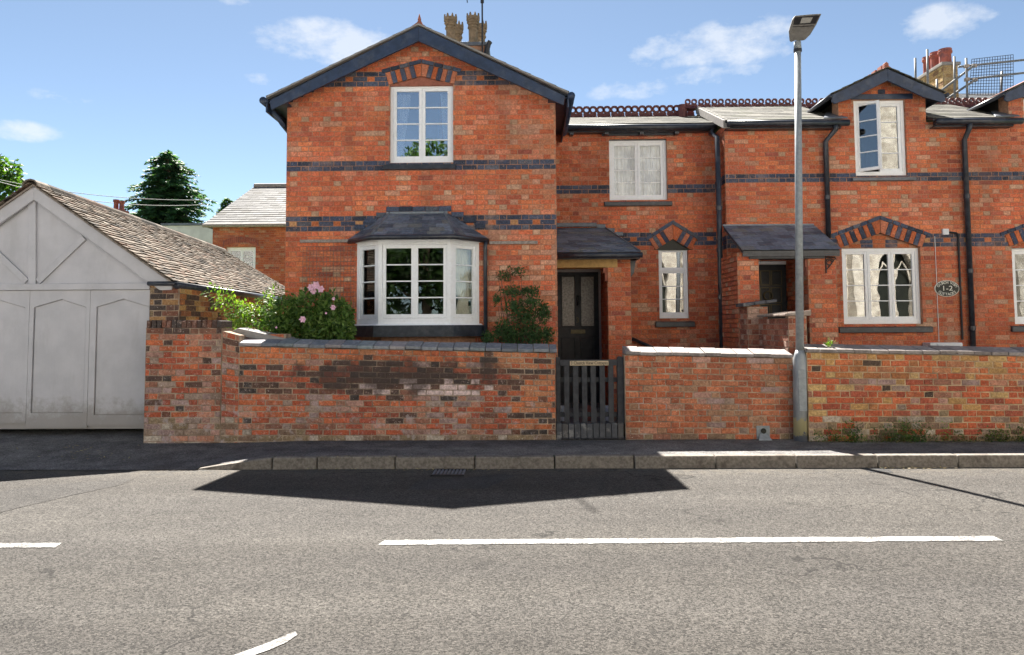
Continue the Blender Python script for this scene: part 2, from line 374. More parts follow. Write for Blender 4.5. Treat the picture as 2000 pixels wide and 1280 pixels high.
t.done(t.bsdf(t.mix(t.ramp(t.math('ADD', n1, t.math('MULTIPLY', t.noise(3.0, 5, .7), .55)), .74, .84), t.mix(t.ramp(t.noise(5, 4, .6), .3, .7), (.27, .265, .255), (.36, .355, .34)), (.09, .084, .078)), .75, t.bump(n1, .5, .006)))
# ------------------------------------------------------------------ brickwork
RNG = random.Random(7)
def poly_span(poly, z):
    xs = []
    n = len(poly)
    for i in range(n):
        (xa, za), (xb, zb) = poly[i], poly[(i + 1) % n]
        if (za - z) * (zb - z) < 0: xs.append(xa + (xb - xa) * (z - za) / (zb - za))
    return (min(xs), max(xs)) if len(xs) >= 2 else None
def clear(xl, xr, spans):
    segs = [(xl, xr)]
    for a, b in spans:
        out = []
        for s, e in segs:
            if b <= s or a >= e: out.append((s, e))
            else:
                if a > s: out.append((s, a))
                if b < e: out.append((b, e))
        segs = out
    return segs
def brick_solid(mb, pts, y0, proud, c, ch=.006, jit=.0022, rng=RNG, back=.03, axis='y', plane=0, sgn=1):
    """pts: 4 corners (u, z) counter-clockwise; the front stands `proud` before y0"""
    cx = sum(p[0] for p in pts) / 4; cz = sum(p[1] for p in pts) / 4
    P = [(u + rng.uniform(-jit, jit), z + rng.uniform(-jit, jit)) for u, z in pts]
    def ins(p, d):
        dx, dz = cx - p[0], cz - p[1]
        return (p[0] + math.copysign(min(d, abs(dx) * .6), dx), p[1] + math.copysign(min(d, abs(dz) * .6), dz))
    f = [(ins(p, ch), y0 - proud + rng.uniform(-jit, jit) * .6) for p in P]
    m = [(p, y0 - proud + ch * .8) for p in P]; b = [(p, y0 + back) for p in P]
    vs = [(p[0], y, p[1]) for p, y in b + m + f]
    if axis == 'x': vs = [(plane + sgn * (v[1] - y0), v[0], v[2]) for v in vs]
    fs = [(8, 9, 10, 11)] + [(4 + i, 4 + (i + 1) % 4, 8 + (i + 1) % 4, 8 + i) for i in range(4)] + [(i, (i + 1) % 4, 4 + (i + 1) % 4, 4 + i) for i in range(4)]
    mb.add(vs, fs, c)
def emit(bricks, parent, mat, n_ind, name='brick', rest='brickwork'):
    """bricks: list of (size, MB-filling function). The n_ind largest become objects, the rest one joined part."""
    order = sorted(range(len(bricks)), key=lambda i: -bricks[i][0])
    big = set(order[:n_ind]); joined = MB()
    for i, (s, fn) in enumerate(bricks):
        if i in big:
            mb = MB(); fn(mb); mb.build(name, mat, parent)
        else: fn(joined)
    if joined.v: joined.build(rest, mat, parent, kind='stuff')
def wall(parent, name, Y, xl, xr, z0, z1, h, anchor, holes, colour, mat='brick', mortar='mortar', depth=.28, proud=.005, seed=1,
         n_ind=300, L=.226, joint=.009, warp=None, ch=.004, jit=.002, limits=None, axis='y', sgn=1, uoff=0.0):
    """a brick wall in the plane y = Y (or x = Y for axis 'x'); holes: rects (x0,x1,z0,z1) or polygons [(x,z)...]"""
    rng = random.Random(seed); back = MB(); bricks = []
    W = warp or (lambda x, z: (x, z))
    cuts = {round(z0, 5), round(z1, 5)}
    k0 = math.floor((z0 - anchor) / h); k1 = math.ceil((z1 - anchor) / h)
    for k in range(k0, k1 + 1): cuts.add(round(anchor + k * h, 5))
    zs = sorted(z for z in cuts if z0 - 1e-4 <= z <= z1 + 1e-4)
    isr = lambda o: len(o) == 4 and not isinstance(o[0], (tuple, list))
    rows = []
    for za, zb in zip(zs, zs[1:]):
        if zb - za < .004: continue
        zm = (za + zb) / 2
        lo, hi = limits(zm) if limits else (xl, xr)
        lo = max(lo, xl); hi = min(hi, xr)
        if hi - lo < .02: continue
        def spans_at(z, extra=()):
            sp = list(extra)
            for o in holes:
                if isr(o):
                    if o[2] < z < o[3]: sp.append((o[0], o[1]))
                else:
                    s = poly_span(o, z)
                    if s: sp.append(s)
            return sp
        part = [o for o in holes if isr(o) and (za + .003 < o[2] < zb - .003 or za + .003 < o[3] < zb - .003)]
        rows.append((za, zb, lo, hi, clear(lo, hi, spans_at(zm, [(o[0], o[1]) for o in part]))))
        for o in part:                                   # cut bricks filling up to the opening's edge
            for a_, b_ in ((za, min(zb, o[2])), (max(za, o[3]), zb)):
                if b_ - a_ > .004:
                    rows.append((a_, b_, lo, hi, clear(max(lo, o[0]), min(hi, o[1]), spans_at((a_ + b_) / 2))))
    for za, zb, lo, hi, segs in rows:
        zm = (za + zb) / 2; k = math.floor((zm - anchor) / h)
        for s, e in segs:
            if e - s < .01: continue
            a = [W(s, za), W(e, za), W(e, zb), W(s, zb)]
            if axis == 'y':
                back.hull([(a[0][0], Y, a[0][1]), (a[1][0], Y, a[1][1]), (a[1][0], Y + depth, a[1][1]), (a[0][0], Y + depth, a[0][1])],
                          [(a[3][0], Y, a[3][1]), (a[2][0], Y, a[2][1]), (a[2][0], Y + depth, a[2][1]), (a[3][0], Y + depth, a[3][1])])
            else:
                back.box(min(Y, Y + sgn * depth), max(Y, Y + sgn * depth), s, e, za, zb)
            u = xl - (0 if k % 2 == 0 else .75 * L) - L * 1.5 + uoff; st = True
            while u < e:
                w = L if st else L / 2; a0, b0 = max(u, s), min(u + w, e)
                if b0 - a0 > .035 and zb - za > .022:
                    c, mt = colour((a0 + b0) / 2, zm, st, k, rng)
                    j = joint / 2; pr = proud + rng.uniform(-.0025, .0025)
                    ja = 0 if (a0 == s and a0 != lo) else j; jb = 0 if (b0 == e and b0 != hi) else j
                    q = [W(a0 + ja, za + j), W(b0 - jb, za + j), W(b0 - jb, zb - j), W(a0 + ja, zb - j)]
                    r2 = random.Random(rng.random())
                    bricks.append(((b0 - a0) * (zb - za) * (1 + .01 * rng.random()), (lambda mb, q=q, pr=pr, c=c, r2=r2: brick_solid(mb, q, Y if axis == 'y' else 0, pr, c, ch, jit, r2, axis=axis, plane=Y, sgn=sgn))))
                u += w; st = not st
    wl = back.build(name, mortar, parent)
    emit(bricks, wl, mat, n_ind)
    return wl
BRICKS = [((.62, .160, .072), 30), ((.70, .215, .088), 22), ((.56, .135, .064), 16), ((.66, .25, .14), 13), ((.48, .13, .075), 7), ((.62, .34, .21), 5), ((.62, .42, .27), 2.5), ((.34, .10, .07), 2.5)]
def pick(tab, rng):
    r = rng.uniform(0, sum(w for _, w in tab))
    for c, w in tab:
        r -= w
        if r <= 0: break
    k = rng.uniform(.86, 1.14)
    return tuple(x * k for x in c)
BLUES = [((.062, .080, .130), 5), ((.085, .106, .160), 5), ((.048, .060, .090), 3), ((.115, .128, .160), 2)]
def house_colour(double, triple, extra=None, tint=1.0):
    def f(x, z, st, k, rng):
        if extra:
            e = extra(x, z, st, rng)
            if e: return e, None
        if double and double[0] < z < double[1]: return pick(BLUES, rng), None
        if triple and triple[0] < z < triple[1]:
            t = (z - triple[0]) / (triple[1] - triple[0])
            if .34 < t < .66 and not st: return pick([((.55, .17, .07), 1), ((.55, .30, .14), .3)], rng), None
            return pick(BLUES, rng), None
        c = pick(BRICKS, rng); c = tuple(v * .82 + w * .18 for v, w in zip(c, (.62, .17, .078)))
        if not st and rng.random() < .10: c = (.50, .31, .19)
        m = .92 + .25 * mnoise.noise(Vector((x * .9, z * .9, 3.1)))
        return (c[0] * m * tint, c[1] * m * tint * 1.05, c[2] * m * tint * 1.12), None
    return f
def arch(parent, cx, hw, z_foot, z_apex, thick, n, Y, proud=.012, hood=.065, seed=3, hood_n=None, name='brick'):
    """a straight-sided pointed arch: alternating red and blue voussoirs under a blue hood course"""
    rng = random.Random(seed)
    for s in (-1, 1):
        A = Vector((cx + s * hw, z_foot)); B = Vector((cx, z_apex)); d = (B - A).normalized()
        nrm = Vector((-d.y, d.x)) if s < 0 else Vector((d.y, -d.x))
        if nrm.y < 0: nrm = -nrm
        top = (B - A).length
        def pt(t, o):
            p = A + d * (t * top) + nrm * o
            if (p.x - cx) * s < .004:                # mitre on the centre line
                q = A + d * (t * top) ; k = (q.x - cx) ; 
                p = Vector((cx + s * .004, z_apex + o / abs(nrm.y) - .004)) if t > .97 else Vector((cx + s * .004, p.y))
            return (p.x, p.y)
        for i in range(n):
            t0, t1 = i / n + .045 / n, (i + 1) / n - .045 / n
            c = pick(BLUES, rng) if i % 2 == 1 else pick([((.55, .15, .06), 1), ((.50, .18, .10), 1)], rng)
            q = [pt(t0, .0), pt(t1, .0), pt(t1, thick), pt(t0, thick)]
            if i == n - 1: q[1] = (cx + s * .004, z_apex); q[2] = (cx + s * .004, z_apex + thick / abs(nrm.y))
            if s > 0: q = q[::-1]
            mb = MB(); brick_solid(mb, q, Y, proud, c, .003, .0015, rng); mb.build(name, 'brick', parent)
        if hood:
            hn = hood_n or max(2, round(top / .2))
            for i in range(hn):
                t0, t1 = -.1 + 1.1 * i / hn + .01, -.1 + 1.1 * (i + 1) / hn - .01
                q = [pt(t0, thick + .008), pt(t1, thick + .008), pt(t1, thick + hood), pt(t0, thick + hood)]
                if i == hn - 1: q[1] = (cx + s * .004, z_apex + (thick + .008) / abs(nrm.y)); q[2] = (cx + s * .004, z_apex + (thick + hood) / abs(nrm.y))
                if s > 0: q = q[::-1]
                mb = MB(); brick_solid(mb, q, Y, proud + .008, pick(BLUES, rng), .003, .0015, rng); mb.build(name, 'blue_brick', parent)
    # mortar bed behind the voussoirs
    al = math.atan2(z_apex - z_foot, hw); th = thick + max(hood, .02) + .03
    for s in (-1, 1):
        MB().prism([(cx + s * hw, z_foot), (cx, z_apex), (cx, z_apex + th / math.cos(al)), (cx + s * (hw + th * math.sin(al)), z_foot + th * math.cos(al))], Y + .0035, Y + .24).build('mortar_bed', 'mortar', parent)
def arch_hole(cx, hw, z_foot, z_apex, thick, hood=.065):
    th = thick + hood - .012
    a = math.atan2(z_apex - z_foot, hw)
    dx, dz = math.sin(a) * th, math.cos(a) * th
    return [(cx - hw, z_foot + .001), (cx + hw, z_foot + .001), (cx + hw + dx, z_foot + dz), (cx, z_apex + th / math.cos(a)), (cx - hw - dx, z_foot + dz)]

# ------------------------------------------------------------------ windows
def window(parent, r, Y, cols, rows, name='window', label=None, glass='glass', recess=.07, fr=.055, cas=.045, bar=.016, sill=None, sill_mat='black_paint',
           room_depth=1.6, arch_rise=0.0, open_col=None, paint='white_paint', bottom=.09, transom=None, widths=None):
    x0, x1, z0, z1 = r; yf = Y + recess
    mb = MB()
    mb.box(x0, x0 + fr, yf, yf + .07, z0, z1); mb.box(x1 - fr, x1, yf, yf + .07, z0, z1)
    mb.box(x0 + fr, x1 - fr, yf + .002, yf + .07, z0, z0 + bottom * .55)
    if arch_rise:
        pts = [(x0 + fr, z1 - fr), (x1 - fr, z1 - fr)] + [(x1 - (x1 - x0) * k / 8, z1 + arch_rise * (1 - (2 * k / 8 - 1) ** 2)) for k in range(9)]
        mb.prism(pts, yf + .002, yf + .07)
    else: mb.box(x0 + fr, x1 - fr, yf + .002, yf + .07, z1 - fr, z1)
    w = mb.build(name, paint, parent, bevel=.003)
    if label: w['label'] = label
    xs = [x0 + fr + (x1 - x0 - 2 * fr) * i / cols for i in range(cols + 1)]
    if widths:
        tot = sum(widths); acc = 0; xs = [x0 + fr]
        for q in widths: acc += q; xs.append(x0 + fr + (x1 - x0 - 2 * fr) * acc / tot)
    za, zb = z0 + bottom * .55, z1 - fr
    for i in range(cols):
        a, b = xs[i] + .002, xs[i + 1] - .002; yc = yf + .012
        C = MB()
        def add_leaf(C, a, b, za, zb, rows, tr=None):
            C.box(a, a + cas, yc, yc + .045, za, zb); C.box(b - cas, b, yc, yc + .045, za, zb)
            C.box(a + cas, b - cas, yc + .001, yc + .045, za, za + cas * 1.15); C.box(a + cas, b - cas, yc + .001, yc + .045, zb - cas, zb)
            ga, gb, gz0, gz1 = a + cas, b - cas, za + cas * 1.15, zb - cas
            cells = []
            for k in range(rows):
                c0 = gz0 + (gz1 - gz0) * k / rows; c1 = gz0 + (gz1 - gz0) * (k + 1) / rows
                if k: C.box(ga, gb, yc + .008, yc + .038, c0 - bar / 2, c0 + bar / 2)
                cells.append((ga, gb, c0 + (bar / 2 if k else 0), c1 - (bar / 2 if k < rows - 1 else 0)))
            return cells
        if transom:
            zt = z0 + (z1 - z0) * transom
            cells = add_leaf(C, a, b, za, zt - .012, rows) + add_leaf(C, a, b, zt + .012, zb, 1)
            C.box(a, b, yc - .014, yc + .03, zt - .0118, zt + .0118)
        else: cells = add_leaf(C, a, b, za, zb, rows)
        co = C.build('casement', paint, w, bevel=.0025)
        swing = []
        for (pa, pb, c0, c1) in cells:
            e = .004
            P = MB().box(pa - e, pb + e, yc + .022, yc + .026, c0 - e, c1 + e)
            swing.append(P.build('pane', glass, w))
        if open_col and open_col[0] == i:
            ang = open_col[1]; hx = a
            R = Matrix.Translation((hx, yc, 0)) @ Matrix.Rotation(ang, 4, 'Z') @ Matrix.Translation((-hx, -yc, 0))
            for o in [co] + swing: o.data.transform(R)
    # dark room behind the glass
    yb = yf + .075
    rm = MB(); d = room_depth; e = .12
    X0, X1, Z0, Z1 = x0 - e, x1 + e, z0 - e, z1 + e + arch_rise
    rm.add([(X0, yb + d, Z0), (X1, yb + d, Z0), (X1, yb + d, Z1), (X0, yb + d, Z1), (X0, yb + .22, Z0), (X1, yb + .22, Z0), (X1, yb + .22, Z1), (X0, yb + .22, Z1)],
           [(0, 1, 2, 3), (0, 3, 7, 4), (1, 5, 6, 2), (3, 2, 6, 7), (0, 4, 5, 1)])
    rm.build('room_lining', 'room', w)
    if sill:
        sx0, sx1, sz0, sz1 = sill
        MB().add([(sx0, Y - .06, sz0), (sx1, Y - .06, sz0), (sx1, yf + .01, sz0), (sx0, yf + .01, sz0), (sx0, Y - .06, sz1 - .028), (sx1, Y - .06, sz1 - .028), (sx1, yf + .01, sz1), (sx0, yf + .01, sz1)],
                 [(0, 1, 5, 4), (1, 2, 6, 5), (2, 3, 7, 6), (3, 0, 4, 7), (4, 5, 6, 7), (3, 2, 1, 0)]).build('sill', sill_mat, w, bevel=.006)
    return w
def curtain(name, label, x0, x1, y, z0, z1, gather=None, mat='curtain', folds=7, amp=.022, group=None, seed=0):
    """a hanging curtain with folds; gather = (height fraction from the bottom, side -1/1, remaining width fraction)"""
    rng = random.Random(seed); nu, nv = folds * 8, 18; v = []; f = []
    ph = [rng.uniform(-.5, .5) for _ in range(3)]
    for j in range(nv + 1):
        t = j / nv; z = z0 + (z1 - z0) * t; k = 1.0
        if gather:
            g, s, wmin = gather
            k = wmin + (1 - wmin) * (abs(t - g) / (1 - g)) ** .8 if t > g else wmin + (.35) * ((g - t) / g) * (1 - wmin)
        for i in range(nu + 1):
            u = i / nu; uu = u
            x = x0 + (x1 - x0) * uu
            if gather: x = (x1 - (x1 - x) * k) if gather[1] > 0 else (x0 + (x - x0) * k)
            v.append((x, y + amp * math.sin(u * folds * 2 * math.pi + ph[0] + .5 * math.sin(3 * t + ph[1])) * (.6 + .4 * (1 - t)), z))
    for j in range(nv):
        for i in range(nu):
            a = j * (nu + 1) + i; f.append((a, a + 1, a + nu + 2, a + nu + 1))
    mb = MB(); mb.add(v, f); o = mb.build(name, mat, None, smooth=True)
    tag(o, label, 'curtain', group)
    return o

# ------------------------------------------------------------------ slates
def slates(parent, e0, e1, t1, t0, gauge, width, mat, cols_, seed=1, n_ind=300, thick=.007, over=.5, name='slate', rest='slating', deck=True, ragged=.004):
    """slates on the quad eave e0-e1, top t1-t0 (3D points)"""
    rng = random.Random(seed); e0, e1, t1, t0 = map(Vector, (e0, e1, t1, t0))
    rows = max(1, round(((t0 - e0).length + (t1 - e1).length) / 2 / gauge)); items = []
    nrm = (e1 - e0).cross(t0 - e0).normalized()
    if nrm.z < 0: nrm = -nrm
    for r in range(rows):
        s0 = r / rows; s1 = min(1.0, (r + 1 + over) / rows)
        a0, a1 = e0.lerp(t0, s0), e1.lerp(t1, s0); b0, b1 = e0.lerp(t0, s1), e1.lerp(t1, s1)
        Lr = (a1 - a0).length; dirr = (a1 - a0).normalized(); n = max(1, round(Lr / width)); w = Lr / n
        off = (w / 2 if r % 2 else 0); u = -off
        while u < Lr - .01:
            ua, ub = max(0, u), min(Lr, u + w); u += w
            if ub - ua < .03: continue
            def P(uu, top, lift):
                base = a0 + dirr * uu
                if top:
                    frac = uu / Lr; tp = b0.lerp(b1, frac)
                    # keep slates square to the eave inside the hip lines
                    q = base + (t0 - e0).lerp(t1 - e1, frac) * (s1 - s0)
                    base = q
                return base + nrm * lift
            g = .002; jz = rng.uniform(-ragged, ragged); dn = (a0 - b0).normalized() * jz
            lo = thick * 2.3 + rng.uniform(0, .002)
            vs = [P(ua + g, 0, lo - thick) + dn, P(ub - g, 0, lo - thick) + dn, P(ub - g, 1, .001), P(ua + g, 1, .001), P(ua + g, 0, lo) + dn, P(ub - g, 0, lo) + dn, P(ub - g, 1, .001 + thick), P(ua + g, 1, .001 + thick)]
            c = pick(cols_, rng)
            items.append(((ub - ua) / (1 + .02 * abs(a0.y)), (lambda mb, vs=vs, c=c: mb.add(vs, [(0, 1, 5, 4), (1, 2, 6, 5), (2, 3, 7, 6), (3, 0, 4, 7), (4, 5, 6, 7), (3, 2, 1, 0)], c))))
    if deck:
        d = nrm * -.02; host = MB().hull([e0 + d, e1 + d, t1 + d, t0 + d], [e0, e1, t1, t0]).build('roof_deck', 'black_paint', parent)
    emit(items, parent, mat, n_ind, name, rest)
DARK_SLATE = [((.11, .135, .18), 4), ((.15, .175, .22), 3), ((.075, .092, .125), 3), ((.14, .15, .15), 1)]
PALE_SLATE = [((.118, .112, .096), 4), ((.145, .137, .117), 3), ((.070, .067, .057), 3), ((.092, .092, .068), 1)]

YW, YG, YT, YL = 9.6, 11.2, 12.45, 13.1

# ================================================================== THE SETTING
def sheet(name, xs, ys, zf, mat, kind='structure'):
    v = [(x, y, zf(x, y)) for y in ys for x in xs]; n = len(xs)
    f = [(j * n + i, j * n + i + 1, (j + 1) * n + i + 1, (j + 1) * n + i) for j in range(len(ys) - 1) for i in range(n - 1)]
    mb = MB(); mb.add(v, f); o = mb.build(name, mat, None, smooth=True, kind=kind); return o
def lin(a, b, n): return [a + (b - a) * i / n for i in range(n + 1)]
MB().add([(-900, -600, -.30), (900, -600, -.30), (900, 900, -.30), (-900, 900, -.30)], [(0, 1, 2, 3)]).build('ground', 'grass', None, kind='structure')
YK = 8.40
XD0, XD1 = UX(380, 908, YK), UX(535, 905, YK)          # where the kerb ramps down to the drive
def road_z(y): 
    return -.135 + .085 * max(0.0, 1 - ((y - 4.6) / 3.9) ** 2)
sheet('road', [-60, -20] + lin(-12, 12, 24) + [20, 60], lin(-1.4, YK + .02, 24), lambda x, y: road_z(y), 'asphalt')
def pave_z(x, y):
    t = min(1, max(0, (x - XD0) / (XD1 - XD0)))       # 0 on the drive, 1 on the raised pavement
    s = min(1, max(0, (y - YK) / 1.9))
    low = -.128 + s * .175
    hi = -.002 + .012 * s
    return low * (1 - t) + hi * t
PX = [-30, -12] + lin(-8, XD0, 8)[:-1] + lin(XD0, XD1, 8)[:-1] + lin(XD1, 12, 30) + [30]
sheet('pavement', PX, [YK + .118] + lin(YK + .2, 10.9, 14), pave_z, 'dark_asphalt')
sheet('driveway_apron', [-30, -12] + lin(-8, XD0 + .02, 12), [YK - .03, YK, YK + .06, YK + .119], lambda x, y: (road_z(y) + .006) if y < YK else pave_z(x, y) - .0 * y, 'dark_asphalt')
# front garden soil behind the boundary walls
sheet('garden_bed', lin(-3.9, .45, 6), lin(YW + .2, YG, 3), lambda x, y: .06, 'soil')
sheet('garden_ground', lin(1.3, 12, 6), lin(YW + .2, YT, 3), lambda x, y: .04, 'soil')
sheet('path', lin(.44, 1.32, 4), lin(YW - .05, YL, 4), lambda x, y: .03, 'path_brick')
# kerb stones
kerb = thing('kerb', None, None, (0, YK, 0), kind='structure')
edges = [UX(p, 900, YK) for p in (385, 531, 618, 771, 927, 1083, 1239, 1398, 1556, 1715, 1872, 2030, 2190, 2350)]
kr = random.Random(4)
for i, (a, b) in enumerate(zip(edges, edges[1:])):
    g = .006; dz = kr.uniform(-.004, .004); za = zb = .004 + dz; dy = kr.uniform(-.006, .006)
    if i == 0: za = -.118
    dy += kr.uniform(-.008, .008)
    mb = MB().hull([(a + g, YK + dy, -.2), (b - g, YK + dy, -.2), (b - g, YK + .125, -.2), (a + g, YK + .125, -.2)],
                   [(a + g, YK + dy + .012, za), (b - g, YK + dy + .012, zb), (b - g, YK + .125, zb), (a + g, YK + .125, za)])
    mb.build('kerb_stone', 'kerb_stone', kerb, bevel=.014)
# painted centre line and the stray curved mark
def ground_poly(pix, z_add=.004):
    out = []
    for (px, py) in pix:
        x, y = G(px, py, -.06)
        for _ in range(4): x, y = G(px, py, road_z(y))
        out.append((x, y, road_z(y) + z_add))
    return out
def marking(pix_top, pix_bot, label, group=None):
    jr = random.Random(len(label)); jig = lambda P: [(x + jr.uniform(-1, 1), y + jr.uniform(-.55, .55)) for x, y in P]
    top, bot = ground_poly(jig(pix_top)), ground_poly(jig(pix_bot)); n = len(top); mb = MB()
    mb.add(bot + top, [(i, i + 1, n + i + 1, n + i) for i in range(n - 1)])
    o = mb.build('road_marking', 'road_paint', None); tag(o, label, 'road marking', group); return o
def lp(a, b, n=10): return [(a[0] + (b[0] - a[0]) * i / n, a[1] + (b[1] - a[1]) * i / n) for i in range(n + 1)]
marking(lp((752, 1056), (1940, 1048), 110), lp((738, 1065.5), (1962, 1057), 110), 'long white centre line dash painted along the middle of the road')
marking(lp((-160, 1063), (121, 1061.5), 26), lp((-160, 1071.5), (108, 1070.5), 26), 'short white centre line dash cut off by the left edge')
marking([(455, 1282), (500, 1266), (540, 1250), (577, 1234)], [(490, 1283), (527, 1270), (560, 1256), (581, 1241)], 'curved white paint stroke on the near side of the road')
# ================================================================== GABLED COTTAGE
gx0, gx1 = (UX(563, 230, YG) + UX(554, 570, YG)) / 2, UX(1086.5, 400, YG)
gab = thing('brick_cottage', 'tall gabled red brick cottage with bay window and blue brick bands', 'house', ((gx0 + gx1) / 2, YG, 0))
z_d = (UZ(825, 333, YG), UZ(825, 313.5, YG)); hG = (z_d[1] - z_d[0]) / 2
zt_top = UZ(640, 424, YG) * .5 + UZ(1000, 423, YG) * .5; n_between = round((z_d[0] - zt_top) / hG)
z_t = (z_d[0] - (n_between + 3) * hG, z_d[0] - n_between * hG)
apx, apz = U(823, 50, YG - .25)                               # top of the barge boards at the ridge
elx, elz = U(537, 187, YG - .25); erx, erz = U(1108, 180, YG - .25)
slope = ((apz - elz) / (apx - elx) + (apz - erz) / (erx - apx)) / 2
axc = (gx0 + gx1) / 2
def gable_lim(z):
    d = (apz - .10 - z) / slope
    return (axc - d, axc + d)
up_r = RECT(761, 164, 885, 318, YG)
bay_x0, bay_x1 = UX(697, 560, YG), UX(936, 560, YG)
bay_hole = (bay_x0 + .02, bay_x1 - .02, UZ(815, 642, YG), UZ(815, 474, YG))
acx = (up_r[0] + up_r[1]) / 2; ahw = (up_r[1] - up_r[0]) / 2 + .02
a_th = .19; a_foot = up_r[3] - .01; a_apex = a_foot + .13
tymp = [(acx - ahw, a_foot), (acx + ahw, a_foot), (acx, a_apex)]
def gable_extra(x, z, st, rng):
    lo = a_foot - .02
    if lo < z < lo + 3 * hG + .02:
        k = int((z - lo) / hG)
        if k == 1 and not st: return (.55, .17, .07)
        return pick(BLUES, rng)
    # weathered, whitish right-hand side of the gable
    if not (z_d[0] < z < z_d[1] or z_t[0] < z < z_t[1]) and x > gx1 - 1.1 and rng.random() < .45 * (x - gx1 + 1.1) / 1.1:
        return pick([((.56, .30, .20), 2), ((.58, .24, .13), 3)], rng)
    return None
gw = wall(gab, 'wall', YG, gx0, gx1, -.1, apz - .12, hG, z_d[0], [up_r, bay_hole, arch_hole(acx, ahw, a_foot, a_apex, a_th), (acx - ahw, acx + ahw, up_r[3] - .001, a_foot + .02)],
          house_colour(z_d, z_t, gable_extra, tint=1.1), limits=gable_lim, seed=11)
arch(gw, acx, ahw, a_foot, a_apex, a_th, 7, YG, seed=5, hood_n=4)
# tympanum infill between arch and window head
MB().prism([(acx - ahw + .01, up_r[3] - .02), (acx + ahw - .01, up_r[3] - .02), (acx + ahw - .01, a_foot + .01), (acx, a_apex + .02), (acx - ahw + .01, a_foot + .01)], YG + .03, YG + .25).build('arch_infill', 'finial_clay', gw)
# side walls (return to the right, flank to the left)
YB = 17.0
wall(gab, 'side_wall', gx1, YG + .01, YL + .3, -.1, UZ(1100, 190, YG), hG, z_d[0], [], house_colour(z_d, z_t), axis='x', sgn=-1, seed=12, n_ind=0)
MB().box(gx0, gx0 + .25, YG + .01, YB, -.1, elz - .1).build('flank_wall', 'mortar', gab)
MB().box(gx0 + .26, gx1 - .3, YB - .2, YB - .02, -.1, elz - .1).build('rear_wall', 'mortar', gab)
# roof: two slated slopes, barge boards, ridge
yv = YG - .27
ov = .23
rl = (gx0 - ov, apz - slope * (axc - gx0 + ov)); rr = (gx1 + ov * .8, apz - slope * (gx1 + ov * .8 - axc))
roof = MB()
for (ex, ez) in (rl, rr):
    roof.hull([(ex, yv + .06, ez - .03), (ex, YB, ez - .03), (axc, YB, apz - .03), (axc, yv + .06, apz - .03)], [(ex, yv + .06, ez), (ex, YB, ez), (axc, YB, apz), (axc, yv + .06, apz)])
rf = roof.build('roof', 'black_paint', gab)
for (ex, ez), sd in ((rl, 1), (rr, 2)):
    slates(rf, (ex, yv - .01, ez + .002), (ex, YB, ez + .002), (axc, YB, apz + .002), (axc, yv - .01, apz + .002), .21, .27, 'pale_slate', PALE_SLATE, seed=sd, n_ind=0, deck=False, thick=.012)
bd = .235
for s, (ex, ez) in ((-1, rl), (1, rr)):
    ez -= .012
    t0 = apz - .012
    MB().prism([(ex + s * -.05, ez - slope * -.05 * 1 - .05), (axc, t0 - .006), (axc, t0 - bd), (ex - s * .07, ez + .03 - bd + slope * .07)], yv, yv + .045).build('barge_board', 'board_paint', gab, bevel=.006)
    # verge: pale mortar edge on top of the board
    MB().prism([(ex, ez + .006), (axc, t0 + .006), (axc, t0 + .034), (ex, ez + .034)], yv - .02, yv + .08).build('verge', 'pale_coping', gab)
    MB().box(ex - .02 if s < 0 else ex - .30, ex + .30 if s < 0 else ex + .02, yv + .05, YB, ez - .055, ez - .035).build('soffit', 'board_paint', gab)
    # eaves gutter along the side, with its front end
    gxx = ex + s * .045
    MB().tube([(gxx, yv - .02, ez - .03), (gxx, YB, ez - .03)], .058, 10).build('gutter', 'board_paint', gab, smooth=True)
    MB().box(ex - .012, ex + .012, yv + .01, YB, ez - .2, ez - .03).build('fascia', 'board_paint', gab)
gz = rl[1]
MB().tube([(gx0 - .20, YG - .10, gz - .09), (gx0 - .19, YG - .10, gz - .17), (gx0 - .10, YG - .08, gz - .27), (gx0 - .06, YG - .06, gz - .34), (gx0 - .06, YG + .1, gz - .36), (gx0 - .06, YG + .3, gz - .4), (gx0 - .06, YG + .3, 0)], .036, 10).build('downpipe', 'board_paint', gab, smooth=True)
# ridge tiles and finial
MB().prism([(axc - .11, apz - .02), (axc, apz + .055), (axc + .11, apz - .02), (axc, apz + .03)], yv + .0, YB).build('ridge', 'finial_clay', rf)
MB().lathe(axc, yv + .10, [(.05, apz + .04), (.045, apz + .075), (.022, apz + .10), (.028, apz + .125), (.018, apz + .16), (.004, apz + .215)], 8).build('finial', 'finial_clay', rf, smooth=True)
MB().prism([(axc - .035, apz + .02), (axc + .035, apz + .02), (axc + .02, apz + .13), (axc, apz + .15), (axc - .02, apz + .13)], yv + .12, yv + .30).build('ridge_crest', 'finial_clay', rf)
# upper window
window(gab, up_r, YG, 2, 4, glass='sky_glass', sill=RECT(750, 319, 890, 332, YG), arch_rise=.045, fr=.045, cas=.046, bottom=.12, label='white two-light casement window under the gable arch')
